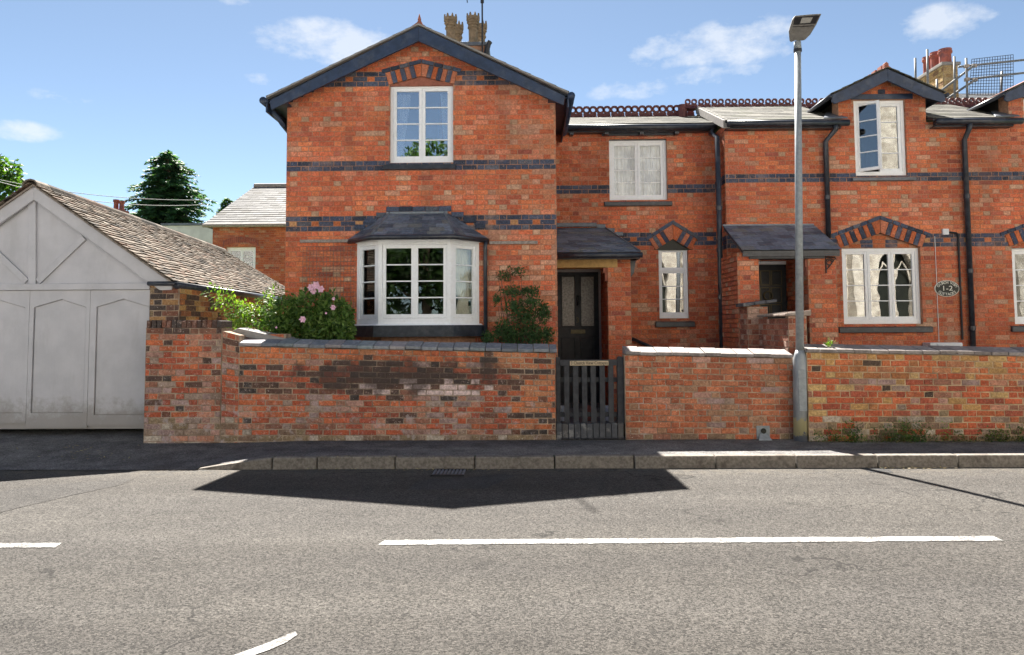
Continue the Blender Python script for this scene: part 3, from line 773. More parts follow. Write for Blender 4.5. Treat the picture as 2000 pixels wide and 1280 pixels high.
# bay window --------------------------------------------------------
YBF = YG - .36
bz0, bz1 = UZ(812, 633, YBF), UZ(812, 470, YBF)
bfx0, bfx1 = UX(739, 550, YBF), UX(880, 550, YBF)
bpts = [(bay_x0, YG - .005), (bfx0, YBF), (bfx1, YBF), (bay_x1, YG - .005)]
bay = MB()
def seg_frame(mb, A, B, z0, z1, t, fr, dep, extra=0.0):
    """rectangular frame standing on the plan line A-B; returns local->world"""
    A, B = Vector(A), Vector(B); d = (B - A).normalized(); n = Vector((-d.y, d.x))
    if n.y < 0: n = -n
    def bx(u0, u1, v0, v1, n0, n1, tgt=None):
        m = tgt or mb
        P = lambda u, nn, z: (A.x + d.x * u + n.x * nn, A.y + d.y * u + n.y * nn, z)
        m.hull([P(u0, n0, v0), P(u1, n0, v0), P(u1, n1, v0), P(u0, n1, v0)], [P(u0, n0, v1), P(u1, n0, v1), P(u1, n1, v1), P(u0, n1, v1)])
    return bx, (B - A).length
bayw = None
frame = MB(); panes = []; leaves = []
for i in range(3):
    A, B = bpts[i], bpts[i + 1]; bx, L = seg_frame(frame, A, B, bz0, bz1, 0, .05, .07)
    bx(0, .055, bz0, bz1, 0, .09); bx(L - .055, L, bz0, bz1, 0, .09); bx(.055, L - .055, bz0, bz0 + .085, .002, .09); bx(.055, L - .055, bz1 - .06, bz1, .002, .09)
    nl = 2 if i == 1 else 1
    for k in range(nl):
        a = .058 + (L - .116) * k / nl; b = .058 + (L - .116) * (k + 1) / nl; C = MB(); cs = .05
        za, zb = bz0 + .088, bz1 - .062
        bx(a, a + cs, za, zb, .015, .06, C); bx(b - cs, b, za, zb, .015, .06, C); bx(a + cs, b - cs, za, za + cs * 1.1, .016, .06, C); bx(a + cs, b - cs, zb - cs, zb, .016, .06, C)
        g0, g1 = za + cs * 1.1, zb - cs
        for r in range(4):
            c0 = g0 + (g1 - g0) * r / 4; c1 = g0 + (g1 - g0) * (r + 1) / 4
            if r: bx(a + cs, b - cs, c0 - .009, c0 + .009, .022, .055, C)
            Pn = MB(); bx(a + cs - .003, b - cs + .003, c0 + (.006 if r else -.003), c1 - (.006 if r < 3 else -.003), .036, .040, Pn); panes.append(Pn)
        leaves.append(C)
bayw = frame.build('bay_window', 'white_paint', gab, bevel=.003); bayw['label'] = 'white canted bay window with a slate roof'
for C in leaves: C.build('casement', 'white_paint', bayw, bevel=.0025)
for Pn in panes: Pn.build('pane', 'bay_glass', bayw)
def off(poly, e): 
    cx = sum(p[0] for p in poly) / 4
    return [(p[0] + (e if p[0] > cx else -e) * (1 if i in (0, 3) else .6), p[1] - (0 if i in (0, 3) else e)) for i, p in enumerate(poly)]
def bay_slab(z0, z1, e, name, mat, e2=None, bevel=0):
    lo = off(bpts, e); hi = off(bpts, e if e2 is None else e2)
    return MB().hull([(x, y, z0) for x, y in lo], [(x, y, z1) for x, y in hi]).build(name, mat, bayw, bevel=bevel)
zl = UZ(812, 658, YBF)
bay_slab(zl, bz0 - .02, .095, 'bay_sill', 'black_paint', .085); bay_slab(bz0 - .02, bz0 + .001, .05, 'bay_sill_board', 'white_paint', .03)
bay_slab(-.1, zl, -.06, 'bay_plinth', 'mortar')
bay_slab(bz1 - .001, bz1 + .03, .02, 'bay_head', 'white_paint')
# room behind the bay
rb = MB(); X0, X1 = bay_x0 - .1, bay_x1 + .1; Z0, Z1 = bz0 - .1, bz1 + .1; Yb = YG + .3
rb.add([(X0, Yb, Z0), (X1, Yb, Z0), (X1, Yb, Z1), (X0, Yb, Z1), (X0, Yb + 2.2, Z0), (X1, Yb + 2.2, Z0), (X1, Yb + 2.2, Z1), (X0, Yb + 2.2, Z1)], [(4, 5, 6, 7), (0, 3, 7, 4), (1, 5, 6, 2), (3, 2, 6, 7), (0, 4, 5, 1)]).build('room_lining', 'room', bayw)
# bay roof
ze = bz1 + .045; zr = UZ(815, 418, YG)
ep = [(UX(681, 470, YG), YG), (bfx0 - .075, YBF - .13), (bfx1 + .075, YBF - .13), (UX(952, 468, YG), YG)]
tp = [(UX(762, 418, YG), YG - .03), (UX(868, 418, YG), YG - .03)]
br = MB(); br.hull([(x, y, ze - .0) for x, y in ep], [(x, y, ze + .012) for x, y in ep]); brf = br.build('bay_roof', 'black_paint', gab)
E = [Vector((x, y, ze + .012)) for x, y in ep]; T = [Vector((x, y, zr)) for x, y in tp]
slates(brf, E[1], E[2], T[1], T[0], .105, .21, 'slate', DARK_SLATE, seed=21)
slates(brf, E[0], E[1], T[0], T[0] + Vector((-.05, .02, 0)), .105, .2, 'slate', DARK_SLATE, seed=22)
slates(brf, E[2], E[3], T[1] + Vector((.05, .02, 0)), T[1], .105, .2, 'slate', DARK_SLATE, seed=23)
for a, b in ((E[1], T[0]), (E[2], T[1])):
    MB().tube([a + Vector((0, 0, .022)), b + Vector((0, 0, .02))], .016, 6).build('hip_roll', 'lead', brf)
MB().tube([T[0] + Vector((-.05, 0, .01)), T[1] + Vector((.05, 0, .01))], .022, 6).build('ridge_flashing', 'galvanised', brf)
gp = [(x, y - (.03 if i in (1, 2) else 0), ze - .012) for i, (x, y) in enumerate(ep)]
MB().tube(gp, .038, 8).build('gutter', 'black_paint', brf, smooth=True)
MB().tube([(ep[3][0] - .02, YG - .06, ze - .03), (ep[3][0] - .03, YG - .05, ze - .12), (ep[3][0] - .03, YG - .05, .05)], .03, 10).build('downpipe', 'black_paint', brf, smooth=True)
# stepped blue brick flashing course above the bay roof
sr = random.Random(9)
zz = zr + .035
for (xa, xb, z) in ((755, 882, 0), (735, 757, -.09), (882, 906, -.09), (712, 737, -.18), (905, 930, -.18), (693, 714, -.27), (928, 948, -.27)):
    a, b = UX(xa, 420, YG), UX(xb, 420, YG); n = max(1, round((b - a) / .22))
    for k in range(n):
        mb = MB(); q = [(a + (b - a) * k / n + .003, zz + z), (a + (b - a) * (k + 1) / n - .003, zz + z), (a + (b - a) * (k + 1) / n - .003, zz + z + .075), (a + (b - a) * k / n + .003, zz + z + .075)]
        brick_solid(mb, q, YG, .035, pick(BLUES, sr), .006, .003, sr); mb.build('brick', 'blue_brick', gw)
# weathered battens fixed to the wall left and right of the bay
for x0, x1, yy, lb in ((587, 691, 471.5, 'thin weathered timber batten on the brick wall left of the bay window'), (956, 1050, 474.5, 'thin weathered timber batten on the brick wall right of the bay window')):
    r = RECT(x0, yy - 3, x1, yy + 3, YG)
    tag(MB().box(r[0], r[1], YG - .045, YG - .008, r[2], r[3]).build('timber_batten', 'worn_wood', None, bevel=.004), lb, 'batten')
tr = MB(); r = RECT(592, 482, 692, 640, YG)
n = 15
for i in range(n + 1):
    x = r[0] + (r[1] - r[0]) * i / n; tr.box(x - .0022, x + .0022, YG - .028, YG - .0236, r[2], r[3])
n = 21
for i in range(n + 1):
    z = r[2] + (r[3] - r[2]) * i / n; tr.box(r[0], r[1], YG - .0235, YG - .019, z - .0022, z + .0022)
tag(tr.build('wire_trellis', 'wire', None), 'fine square wire netting fixed on the brick wall above the rose bush', 'trellis')
# curtains in the cottage windows
cz0, cz1 = bz0 + .06, bz1 - .08
yy = YG - .02
def facet_curtain(o, A, B, inset):                     # stand a curtain made at the origin behind one bay facet
    A, B = Vector(A), Vector(B); d = (B - A).normalized(); n = Vector((-d.y, d.x)); n = n if n.y > 0 else -n
    for v in o.data.vertices:
        u, w, z = v.co; q = A + d * u + n * (w + inset); v.co = (q.x, q.y, z)
Lf = (Vector(bpts[1]) - Vector(bpts[0])).length
facet_curtain(curtain('curtain', 'cream tied-back curtain in the left side light of the bay window', -.09, .30, 0, cz0, cz1, (.25, 1, .6), folds=6, amp=.018, seed=1), bpts[0], bpts[1], .115)
facet_curtain(curtain('curtain', 'cream tied-back curtain in the right side light of the bay window', Lf * .06, Lf * .92, 0, cz0, cz1, (.28, 1, .50), folds=8, amp=.022, seed=2), bpts[2], bpts[3], .15)
for x, lb in ((bfx0 - .02, 'dark green tie holding the left bay window curtain'), (bay_x1 - .08, 'dark green tie holding the right bay window curtain')):
    zc = cz0 + (cz1 - cz0) * .25; yy = YG - .16 if x < axc else YG + .02
    tag(MB().hull([(x - .09, yy - .0, zc - .07), (x + .09, yy - .0, zc - .02), (x + .09, yy + .09, zc - .02), (x - .09, yy + .09, zc - .07)], [(x - .09, yy - .0, zc + .01), (x + .09, yy - .0, zc + .06), (x + .09, yy + .09, zc + .06), (x - .09, yy + .09, zc + .01)]).build('curtain_tie', 'tieback', None, bevel=.01), lb, 'curtain tie')
ux0, ux1, uz0, uz1 = up_r
curtain('curtain', 'white curtain drawn back at the left of the gable window', ux0 + .09, ux0 + .30, YG + .20, uz0 + .06, uz1 - .1, (.02, -1, .25), 'net_curtain', 4, .014, seed=3)
curtain('curtain', 'white curtain drawn back at the right of the gable window', ux1 - .22, ux1 - .09, YG + .20, uz0 + .06, uz1 - .1, (.02, 1, .35), 'net_curtain', 3, .014, seed=4)
# chimney stack with crowned pots behind the ridge, aerial
YC = YG + 1.3
sx0, sx1 = UX(862, 90, YC), UX(950, 90, YC)
zs_top = UZ(915, 92, YC)
st = thing('chimney_stack', 'cottage chimney with tan crown-topped pots rising behind the gable roof', 'chimney', ((sx0 + sx1) / 2, YC, 4.2))
MB().box(sx0 - .02, sx1 + .02, YC - .12, YC + .75, 4.2, zs_top - .03).build('stack', 'mortar', st); MB().box(sx0 - .05, sx1 + .05, YC - .15, YC + .78, zs_top - .03, zs_top + .035).build('stack_cap', 'lead', st, bevel=.01)
def crown_pot(x, y, z, h, parent):
    mb = MB(); k = h / .62
    mb.lathe(x, y, [(.115, z), (.115, z + .05 * k), (.075, z + .07 * k), (.078, z + .33 * k), (.096, z + .335 * k), (.096, z + .365 * k), (.072, z + .375 * k), (.074, z + .42 * k), (.112, z + .445 * k), (.102, z + .48 * k), (.116, z + .49 * k), (.116, z + .555 * k), (.098, z + .555 * k), (.09, z + .4 * k)], 12)
    for i in range(8):
        a = math.pi / 4 * i + math.pi / 8; c, s = math.cos(a), math.sin(a); tx, ty = -s, c; r0, r1 = .094, .115; w = .024
        P = lambda r, o, zz: (x + c * r + tx * o, y + s * r + ty * o, zz)
        zb = z + .553 * k; zt = z + .62 * k
        mb.hull([P(r0, -w, zb), P(r1, -w, zb), P(r1, w, zb), P(r0, w, zb)], [P(r0, -.006, zt), P(r1, -.006, zt), P(r1, .006, zt), P(r0, .006, zt)])
    mb.build('chimney_pot', 'tan_pot', parent)
for px, top, yy2 in ((880, 30, YC + .02), (924, 28, YC + .02), (893, 45, YC + .55), (939, 43, YC + .55)):
    zt = UZ(px, top, yy2); crown_pot(UX(px, 60, yy2), yy2, zs_top + .03, zt - zs_top - .03, st)
ax_ = UX(942, 60, YC - .2); za = UZ(942, -120, YC - .2)
ae = thing('tv_aerial', 'thin dark television aerial mast beside the crowned chimney pots', 'aerial', (ax_, YC - .2, zs_top - .3))
MB().tube([(ax_, YC - .2, zs_top - .35), (ax_, YC - .2, za)], .014, 8).build('mast', 'dark_iron', ae)
MB().tube([(ax_, YC - .2, UZ(942, 6, YC - .2)), (ax_, YC - .2, UZ(942, -6, YC - .2))], .03, 8).build('clamp', 'dark_iron', ae)
MB().tube([(ax_ - .35, YC - .25, UZ(942, -20, YC - .2)), (ax_ + .5, YC - .2, UZ(942, -16, YC - .2))], .009, 6).build('boom', 'dark_iron', ae)
MB().tube([(ax_ - .28, YC - .25, UZ(912, -22, YC - .2)), (ax_ - .25, YC - .25, UZ(912, 8, YC - .2))], .008, 6).build('dipole', 'dark_iron', ae)
MB().tube([(ax_ + .03, YC - .18, zs_top - .33), (ax_ + .1, YC - .18, zs_top - .03), (ax_ + .13, YC - .18, zs_top + .02)], .045, 8).build('bracket', 'dark_iron', ae)

# ================================================================== LINK RANGE (door 3)
lx0, lx1 = gx1 - .02, UX(1418, 400, YT)
link = thing('brick_cottage', 'low red brick range with the glazed black door between gable and terrace', 'house', ((lx0 + lx1) / 2, YL, 0))
z_dl = (UZ(1360, 377, YL), UZ(1360, 360, YL)); hL = (z_dl[1] - z_dl[0]) / 2
nb = round((z_dl[0] - UZ(1240, 459, YL)) / hL); z_tl = (z_dl[0] - (nb + 3) * hL, z_dl[0] - nb * hL)
lz1 = UZ(1250, 250, YL)
lw_r = RECT(1190, 272, 1303, 391, YL); sm_r = RECT(1287, 484, 1345, 622, YL)
scx = (sm_r[0] + sm_r[1]) / 2; shw = (sm_r[1] - sm_r[0]) / 2 + .05; s_foot = sm_r[3] - .04; s_apex = UZ(1317, 467, YL); s_th = .215
door_r = RECT(1084, 532, 1170, 745, YL); door_r = (door_r[0] - .05, door_r[1], .10, door_r[3])
lk = wall(link, 'wall', YL, lx0, lx1, -.1, lz1, hL, z_dl[0], [lw_r, sm_r, arch_hole(scx, shw, s_foot, s_apex, s_th), (sm_r[0], sm_r[1], sm_r[3] - .01, s_foot + .05), (door_r[0], door_r[1] + .07, -.1, door_r[3] + .08)],
          house_colour(z_dl, z_tl), seed=31)
arch(lk, scx, shw, s_foot, s_apex, s_th, 5, YL, seed=33, hood_n=3)
MB().prism([(scx - shw, s_foot - .0), (scx + shw, s_foot - .0), (scx, s_apex + .03)], YL + .05, YL + .22).build('arch_infill', 'plaque_black', lk)
window(link, lw_r, YL, 2, 4, glass='glass', sill=RECT(1180, 392, 1312, 403, YL), bottom=.10, label='white two-light casement window with net curtains')
window(link, sm_r, YL, 1, 3, glass='street_glass', sill=RECT(1280, 626, 1356, 639, YL), transom=.68, bottom=.12, fr=.034, cas=.036, arch_rise=.02, label='narrow white window under a pointed arch')
r = RECT(1175, 256, 1321, 266, YL); MB().box(r[0], r[1], YL - .05, YL + .1, r[2], r[3]).build('lintel', 'black_paint', link, bevel=.006)
r2 = RECT(1190, 266, 1303, 273, YL); MB().box(r2[0], r2[1], YL + .03, YL + .15, r2[2], r2[3]).build('head_board', 'black_paint', link)
curtain('curtain', 'white net curtain in the left light of the upper window over the door', lw_r[0] + .07, (lw_r[0] + lw_r[1]) / 2 - .02, YL + .24, lw_r[2] + .02, lw_r[3] - .03, None, 'net_curtain', 6, .03, seed=5)
curtain('curtain', 'white net curtain in the right light of the upper window over the door', (lw_r[0] + lw_r[1]) / 2 + .02, lw_r[1] - .07, YL + .24, lw_r[2] + .02, lw_r[3] - .03, None, 'net_curtain', 6, .03, seed=6)
MB().box(lx0, lx1 - .02, YL + 2.7, YL + 2.9, -.1, lz1 - .15).build('rear_wall', 'mortar', link)
# roof of the link
ley = YL - .17; lez = UZ(1250, 243, ley); lry = YL + 1.35; lrz = UZ(1230, 229, lry)
lrx0, lrx1 = lx0 + .05, UX(1412, 240, ley)
lroof = MB().hull([(lrx0, ley, lez - .03), (lrx1, ley, lez - .03), (lrx1, lry, lrz - .03), (lrx0, lry, lrz - .03)], [(lrx0, ley, lez), (lrx1, ley, lez), (lrx1, lry, lrz), (lrx0, lry, lrz)]).build('roof', 'black_paint', link)
slates(lroof, (lrx0, ley, lez), (lrx1, ley, lez), (lrx1, lry, lrz), (lrx0, lry, lrz), .2, .25, 'pale_slate', PALE_SLATE, seed=41, n_ind=300, deck=False, thick=.01)
MB().hull([(lrx0, lry, lrz - .03), (lrx1, lry, lrz - .03), (lrx1, lry + 1.6, lrz - .7), (lrx0, lry + 1.6, lrz - .7)], [(lrx0, lry, lrz), (lrx1, lry, lrz), (lrx1, lry + 1.6, lrz - .68), (lrx0, lry + 1.6, lrz - .68)]).build('rear_slope', 'pale_coping', lroof)
MB().box(lx0 + .12, lx1 - .02, ley + .02, ley + .05, lez - .13, lez - .02).build('fascia', 'black_paint', link)
MB().tube([(lx0 + .1, ley - .04, lez - .055), (lx1 - .01, ley - .04, lez - .075)], .055, 10).build('gutter', 'black_paint', link, smooth=True)
MB().box(lx0 + .12, lx1 - .02, ley + .05, YL + .02, lez - .13, lez - .11).build('soffit', 'black_paint', link)
for k in range(5):
    xx = lx0 + .35 + k * .62; MB().box(xx, xx + .07, ley + .01, YL, lez - .17, lez - .131).build('rafter_end', 'black_paint', link)
def crest_mesh(w, h):
    """a pierced ridge tile: saddle plus two rings"""
    mb = MB(); mb.prism([(0, 0), (w, 0), (w, h * .30), (0, h * .30)], -.02, .02)
    mb.hull([(0, -.09, -.05), (w, -.09, -.05), (w, .09, -.05), (0, .09, -.05)], [(0, -.018, .015), (w, -.018, .015), (w, .018, .015), (0, .018, .015)])
    R = h * .42; r = R * .46
    for cx in (w * .25, w * .75):
        n = 12; cz = h * .30 + R * .82
        def o(k):
            a = 2 * math.pi * k / n; q = max(abs(math.cos(a)), abs(math.sin(a))); s = R * (.55 + .45 / q * .93)
            return (cx + s * math.cos(a) * .92, cz + s * math.sin(a) * .95)
        for k in range(n):
            a, b = 2 * math.pi * k / n, 2 * math.pi * (k + 1) / n
            mb.prism([o(k), o(k + 1), (cx + r * math.cos(b), cz + r * math.sin(b)), (cx + r * math.cos(a), cz + r * math.sin(a))], -.018, .018)
    return mb
def crest_row(parent, xa, xb, y, za, zb, n, h):
    w = (xb - xa) / n; me = crest_mesh(w * .95, h).mesh('ridge_tile', 'crest_tile')
    for k in range(n):
        o = bpy.data.objects.new('ridge_tile', me); off = _link(o, parent); t = (k + .5) / n
        o.location = Vector((xa + k * w, y, za + (zb - za) * t)) - off; o.rotation_euler = (0, -math.atan2(zb - za, xb - xa), 0)
        WORLD_OFF[o.name] = Vector((0, 0, 0))
crest_row(lroof, UX(1112, 224, lry), UX(1357, 222, lry), lry, UZ(1112, 229, lry), UZ(1357, 225.5, lry), 9, .205)
# downpipe in the corner with the terrace
YDp = YT + .02; pxx = UX(1404, 400, YDp); MB().tube([(pxx + .03, ley - .04, lez - .09), (pxx + .02, ley - .03, lez - .2), (pxx, YDp, lez - .36), (pxx, YDp, .0)], .045, 10).build('downpipe', 'black_paint', link, smooth=True)
for zz_ in (3.4, 1.9): MB().tube([(pxx, YDp, zz_), (pxx, YDp, zz_ + .07)], .054, 10).build('pipe_collar', 'black_paint', link)
# porch of door 3
YP = 12.0
pier = RECT(1188, 506, 1233, 720, YP)
wall(link, 'porch_pier', YP, pier[0], pier[1], -.05, pier[3] - .01, hL, z_dl[0], [], house_colour(None, None), depth=YL - YP, seed=35, n_ind=300, uoff=.05)
wall(link, 'porch_reveal', pier[0], YP + .005, YL, -.05, pier[3] - .01, hL, z_dl[0], [], house_colour(None, None, tint=.8), axis='x', sgn=1, depth=.1, seed=36, n_ind=0)
r = RECT(1088, 507, 1212, 523, YP); MB().box(gx1 + .003, r[1] - .05, YP - .012, YP + .3, r[2], r[3]).build('porch_lintel', 'lintel_stone', link, bevel=.008)
MB().box(pier[0] - .07, pier[0] + .02, YP + .02, YP + .28, r[2] - .09, r[2]).build('corbel', 'finial_clay', link, bevel=.006)
MB().box(pier[0] - .04, pier[0] + .02, YP + .025, YP + .27, r[2] - .22, r[2] - .09).build('corbel', 'finial_clay', link, bevel=.006)
pe_y = 11.72; pe_z = UZ(1170, 494, pe_y); pt_z = UZ(1130, 446, YL)
pe0, pe1 = gx1 + .004, UX(1250, 492, pe_y)
pr = MB().hull([(pe0, pe_y, pe_z - .02), (pe1, pe_y, pe_z - .02), (pe1, YL, pe_z - .02), (pe0, YL, pe_z - .02)], [(pe0, pe_y, pe_z), (pe1, pe_y, pe_z), (pe1, YL, pe_z), (pe0, YL, pe_z)]).build('porch_roof', 'black_paint', link)
ptx = UX(1180, 446, YL)
slates(pr, (pe0, pe_y - .02, pe_z), (pe1, pe_y - .02, pe_z), (ptx, YL, pt_z), (pe0, YL, pt_z), .145, .24, 'slate', DARK_SLATE, seed=51)
slates(pr, (pe1, pe_y - .02, pe_z), (pe1, YL, pe_z), (ptx, YL, pt_z), (ptx - .01, YL - .03, pt_z), .145, .24, 'slate', DARK_SLATE, seed=52)
MB().tube([(pe1, pe_y - .02, pe_z + .02), (ptx, YL, pt_z + .02)], .014, 6).build('hip_roll', 'lead', pr)
MB().box(pe0, pe1 - .03, pe_y, pe_y + .03, pe_z - .10, pe_z - .021).build('fascia', 'black_paint', pr)
MB().tube([(pe0, pe_y - .045, pe_z - .045), (pe1 + .03, pe_y - .045, pe_z - .045)], .045, 10).build('gutter', 'black_paint', pr, smooth=True)
MB().box(pe1 - .03, pe1, pe_y, YL, pe_z - .10, pe_z - .021).build('fascia', 'black_paint', pr)
MB().prism([(pier[1] + .005, pe_z - .38), (pier[1] + .06, pe_z - .30), (pe1 - .02, pe_z - .1), (pier[1] + .005, pe_z - .1)], pe_y + .32, pe_y + .38).build('roof_bracket', 'black_paint', pr)
# stepped slate flashing on the wall over the porch roof
for k, (xa, xb, dz) in enumerate(((1087, 1165, .03), (1165, 1182, .0), (1182, 1200, -.07), (1200, 1216, -.14))):
    MB().box(UX(xa, 445, YL), UX(xb, 445, YL), YL - .06, YL - .008, pt_z + dz - .01, pt_z + dz + .06).build('flashing', 'lead', lk, bevel=.008)
# the door
dx0, dx1, dz0, dz1 = door_r; YD = YL + .0
dr = MB(); dr.box(dx0, dx1, YD, YD + .045, dz0, dz1)
door = dr.build('front_door', 'door_paint', link); door['label'] = 'black front door with two tall frosted panes'
def door_pan(x0, x1, z0, z1, name, mat, dy):
    MB().box(x0, x1, YD - dy, YD + .01, z0, z1).build(name, mat, door, bevel=.004)
for (a, b) in ((1098, 1122), (1135, 1160)):
    g = RECT(a, 541, b, 637, YD)
    door_pan(g[0], g[1], g[2], g[3], 'pane', 'obscure_glass', .004)
    for q in ((g[0] - .02, g[0], g[2] - .02, g[3] + .02), (g[1], g[1] + .02, g[2] - .02, g[3] + .02), (g[0], g[1], g[2] - .02, g[2]), (g[0], g[1], g[3], g[3] + .02)): door_pan(*q, 'moulding', 'door_paint', .016)
    g = RECT(a, 661, b, 735, YD)
    door_pan(g[0], g[1], g[2], g[3], 'door_panel', 'door_paint', .005)
    for q in ((g[0] - .015, g[0], g[2] - .015, g[3] + .015), (g[1], g[1] + .015, g[2] - .015, g[3] + .015), (g[0], g[1], g[3], g[3] + .015)): door_pan(*q, 'moulding', 'door_paint', .014)
g = RECT(1115, 644, 1143, 652, YD); door_pan(*g, 'letter_box', 'brass', .012)
g = RECT(1126, 577, 1131, 598, YD); MB().lathe((g[0] + g[1]) / 2, YD - .02, [(.012, g[2]), (.026, g[2] + .05), (.018, g[2] + .1), (.024, g[3] - .03), (.008, g[3])], 8).build('knocker', 'dark_iron', door, smooth=True)
MB().box(dx1, dx1 + .055, YL - .03, YL + .06, dz0, dz1 + .055).build('door_frame', 'frame_paint', link, bevel=.004); MB().box(gx1 - .0, dx1, YL - .029, YL + .06, dz1, dz1 + .054).build('door_frame', 'frame_paint', link, bevel=.004)
def text_mesh(txt, size, extrude=.003):
    cu = bpy.data.curves.new('t', 'FONT'); cu.body = txt; cu.size = size; cu.extrude = extrude; cu.align_x = 'CENTER'; cu.align_y = 'CENTER'; cu.resolution_u = 3
    o = bpy.data.objects.new('t', cu); col.objects.link(o); dg = bpy.context.evaluated_depsgraph_get(); dg.update()
    me = bpy.data.meshes.new_from_object(o.evaluated_get(dg)); bpy.data.objects.remove(o); bpy.data.curves.remove(cu)
    return me
def lettering(txt, size, x, y, z, mat, parent, ang=0.0, sx=1.0, name='lettering'):
    me = text_mesh(txt, size); me.materials.clear(); me.materials.append(M[mat])
    me.transform(Matrix.Translation((x, y, z)) @ Matrix.Rotation(ang, 4, 'Y') @ Matrix.Rotation(math.pi / 2, 4, 'X') @ Matrix.Diagonal((sx, 1, 1, 1)))
    o = bpy.data.objects.new(name, me); off = _link(o, parent); o.location = -off; WORLD_OFF[o.name] = Vector((0, 0, 0)); return o
lettering('3', .13, *[(lambda q: (q[0], YD - .008, q[1]))(U(1128, 626, YD))][0], 'brass', door)
MB().box(gx1 + .01, pier[0] - .002, YP + .2, YL, -.05, .12).build('doorstep', 'path_brick', link, bevel=.01)
# low black waste pipe on the wall under the small window
a = U(1234, 662, YL - .06); b = U(1280, 681, YL - .06)
MB().tube([(a[0], YL - .06, a[1]), (b[0], YL - .06, b[1]), (b[0] + .05, YL - .06, -.02)], .032, 8).build('waste_pipe', 'black_paint', link, smooth=True)
# ================================================================== TERRACE (1-2)
tx0, tx1 = lx1, UX(2130, 400, YT)
ter = thing('brick_cottage', 'long red brick cottage terrace with dormers on the right', 'house', ((tx0 + tx1) / 2, YT, 0))
z_dt = (UZ(1700, 355, YT), UZ(1700, 338, YT)); hT = (z_dt[1] - z_dt[0]) / 2
nb = round((z_dt[0] - UZ(1850, 457, YT)) / hT); z_tt = (z_dt[0] - (nb + 3) * hT, z_dt[0] - nb * hT)
eav_z = UZ(1700, 240, YT)
dw_r = RECT(1669, 195, 1770, 343, YT); big_r = RECT(1646, 484, 1800, 633, YT); edge_r = RECT(1979, 484, 2133, 633, YT)
dorm = []                                                        # dormer: centre x, half width of its wall
dcx = UX(1722, 200, YT); dx_l, dx_r = UX(1630, 240, YT), UX(1801, 240, YT)
dap = UZ(1722, 135, YT - .2)
d2cx = dcx + UX(2056, 300, YT) - UX(1722, 300, YT)
dhw = (dx_r - dx_l) / 2
dsl = (UZ(1724, 135, YT - .22) - UZ(1822, 178, YT - .22)) / (UX(1822, 178, YT - .22) - UX(1724, 135, YT - .22))
def ter_limits_dormer(c):
    return lambda z: (c - min(dhw, (dap - .05 - z) / dsl), c + min(dhw, (dap - .05 - z) / dsl))
dw2_r = (dw_r[0] + d2cx - dcx, dw_r[1] + d2cx - dcx, dw_r[2], dw_r[3])
bcx = (big_r[0] + big_r[1]) / 2; bhw = (big_r[1] - big_r[0]) / 2 + .03; b_foot = big_r[3] + .0; b_apex = UZ(1723, 455, YT); b_th = .205
ecx = (edge_r[0] + edge_r[1]) / 2
pd_r = RECT(1484, 517, 1546, 745, YT); pd_r = (pd_r[0] - .12, pd_r[1], .1, pd_r[3])
holes = [dw_r, dw2_r, big_r, edge_r, arch_hole(bcx, bhw, b_foot, b_apex, b_th), arch_hole(ecx, bhw, b_foot, b_apex, b_th), (pd_r[0], pd_r[1] + .06, -.1, pd_r[3] + .06)]
tw = wall(ter, 'wall', YT, tx0, tx1, -.1, eav_z, hT, z_dt[0], holes, house_colour(z_dt, z_tt), seed=61)
for c, sd in ((dcx, 62), (d2cx, 63)):
    wall(ter, 'dormer_wall', YT, c - dhw, c + dhw, eav_z, dap - .10, hT, z_dt[0], [dw_r, dw2_r, (c - .515, c + .515, dw_r[3] + .005, dw_r[3] + .094)], house_colour(None, None), limits=ter_limits_dormer(c), seed=sd, n_ind=150 if c == dcx else 60, depth=.25)
for c, sd in ((bcx, 64), (ecx, 65)):
    arch(tw, c, bhw, b_foot, b_apex, b_th, 9, YT, seed=sd, hood_n=6)
    MB().prism([(c - bhw, b_foot - .005), (c + bhw, b_foot - .005), (c, b_apex + .02)], YT + .06, YT + .24).build('arch_infill', 'mortar', tw)
    ir = random.Random(sd)
    for row in range(3):
        z = b_foot + .005 + row * .07; w = bhw * (1 - (z + .06 - b_foot) / (b_apex - b_foot)); n = max(1, int(2 * w / .2)) if w > .1 else 0
        for k in range(n):
            a = c - w + 2 * w * k / n; b = a + 2 * w / n; mb = MB()
            brick_solid(mb, [(a + .004, z), (b - .004, z), (b - .004, z + .062), (a + .004, z + .062)], YT + .06, .006, pick(BLUES, ir) if (k + row) % 2 else (.50, .15, .06), .004, .002, ir); mb.build('brick', 'brick', tw)
wall(ter, 'side_wall', tx0, YT + .01, YL + .2, -.1, eav_z, hT, z_dt[0], [], house_colour(z_dt, z_tt), axis='x', sgn=1, seed=66, n_ind=0)
MB().box(tx0 + .3, tx1, YT + 3.3, YT + 3.5, -.1, eav_z - .1).build('rear_wall', 'mortar', ter)
# windows
window(ter, dw_r, YT, 2, 4, glass='street_glass', sill=RECT(1663, 345, 1786, 354, YT), sill_mat='lead', open_col=(0, -.70), bottom=.14, recess=.05, label='white dormer casement window standing open')
window(ter, dw2_r, YT, 2, 4, glass='street_glass', sill=(dw2_r[0] - .06, dw2_r[1] + .12, dw_r[2] - .10, dw_r[2] - .02), sill_mat='lead', bottom=.14)
window(ter, big_r, YT, 3, 4, glass='street_glass', sill=RECT(1637, 636, 1819, 650, YT), bottom=.13, cas=.045, label='white three-light casement window under a striped arch')
window(ter, edge_r, YT, 3, 4, glass='glass', sill=(edge_r[0] - .08, edge_r[1] + .1, UZ(1720, 650, YT), UZ(1720, 636, YT)), bottom=.13, cas=.045, label='white casement window cut by the right edge')
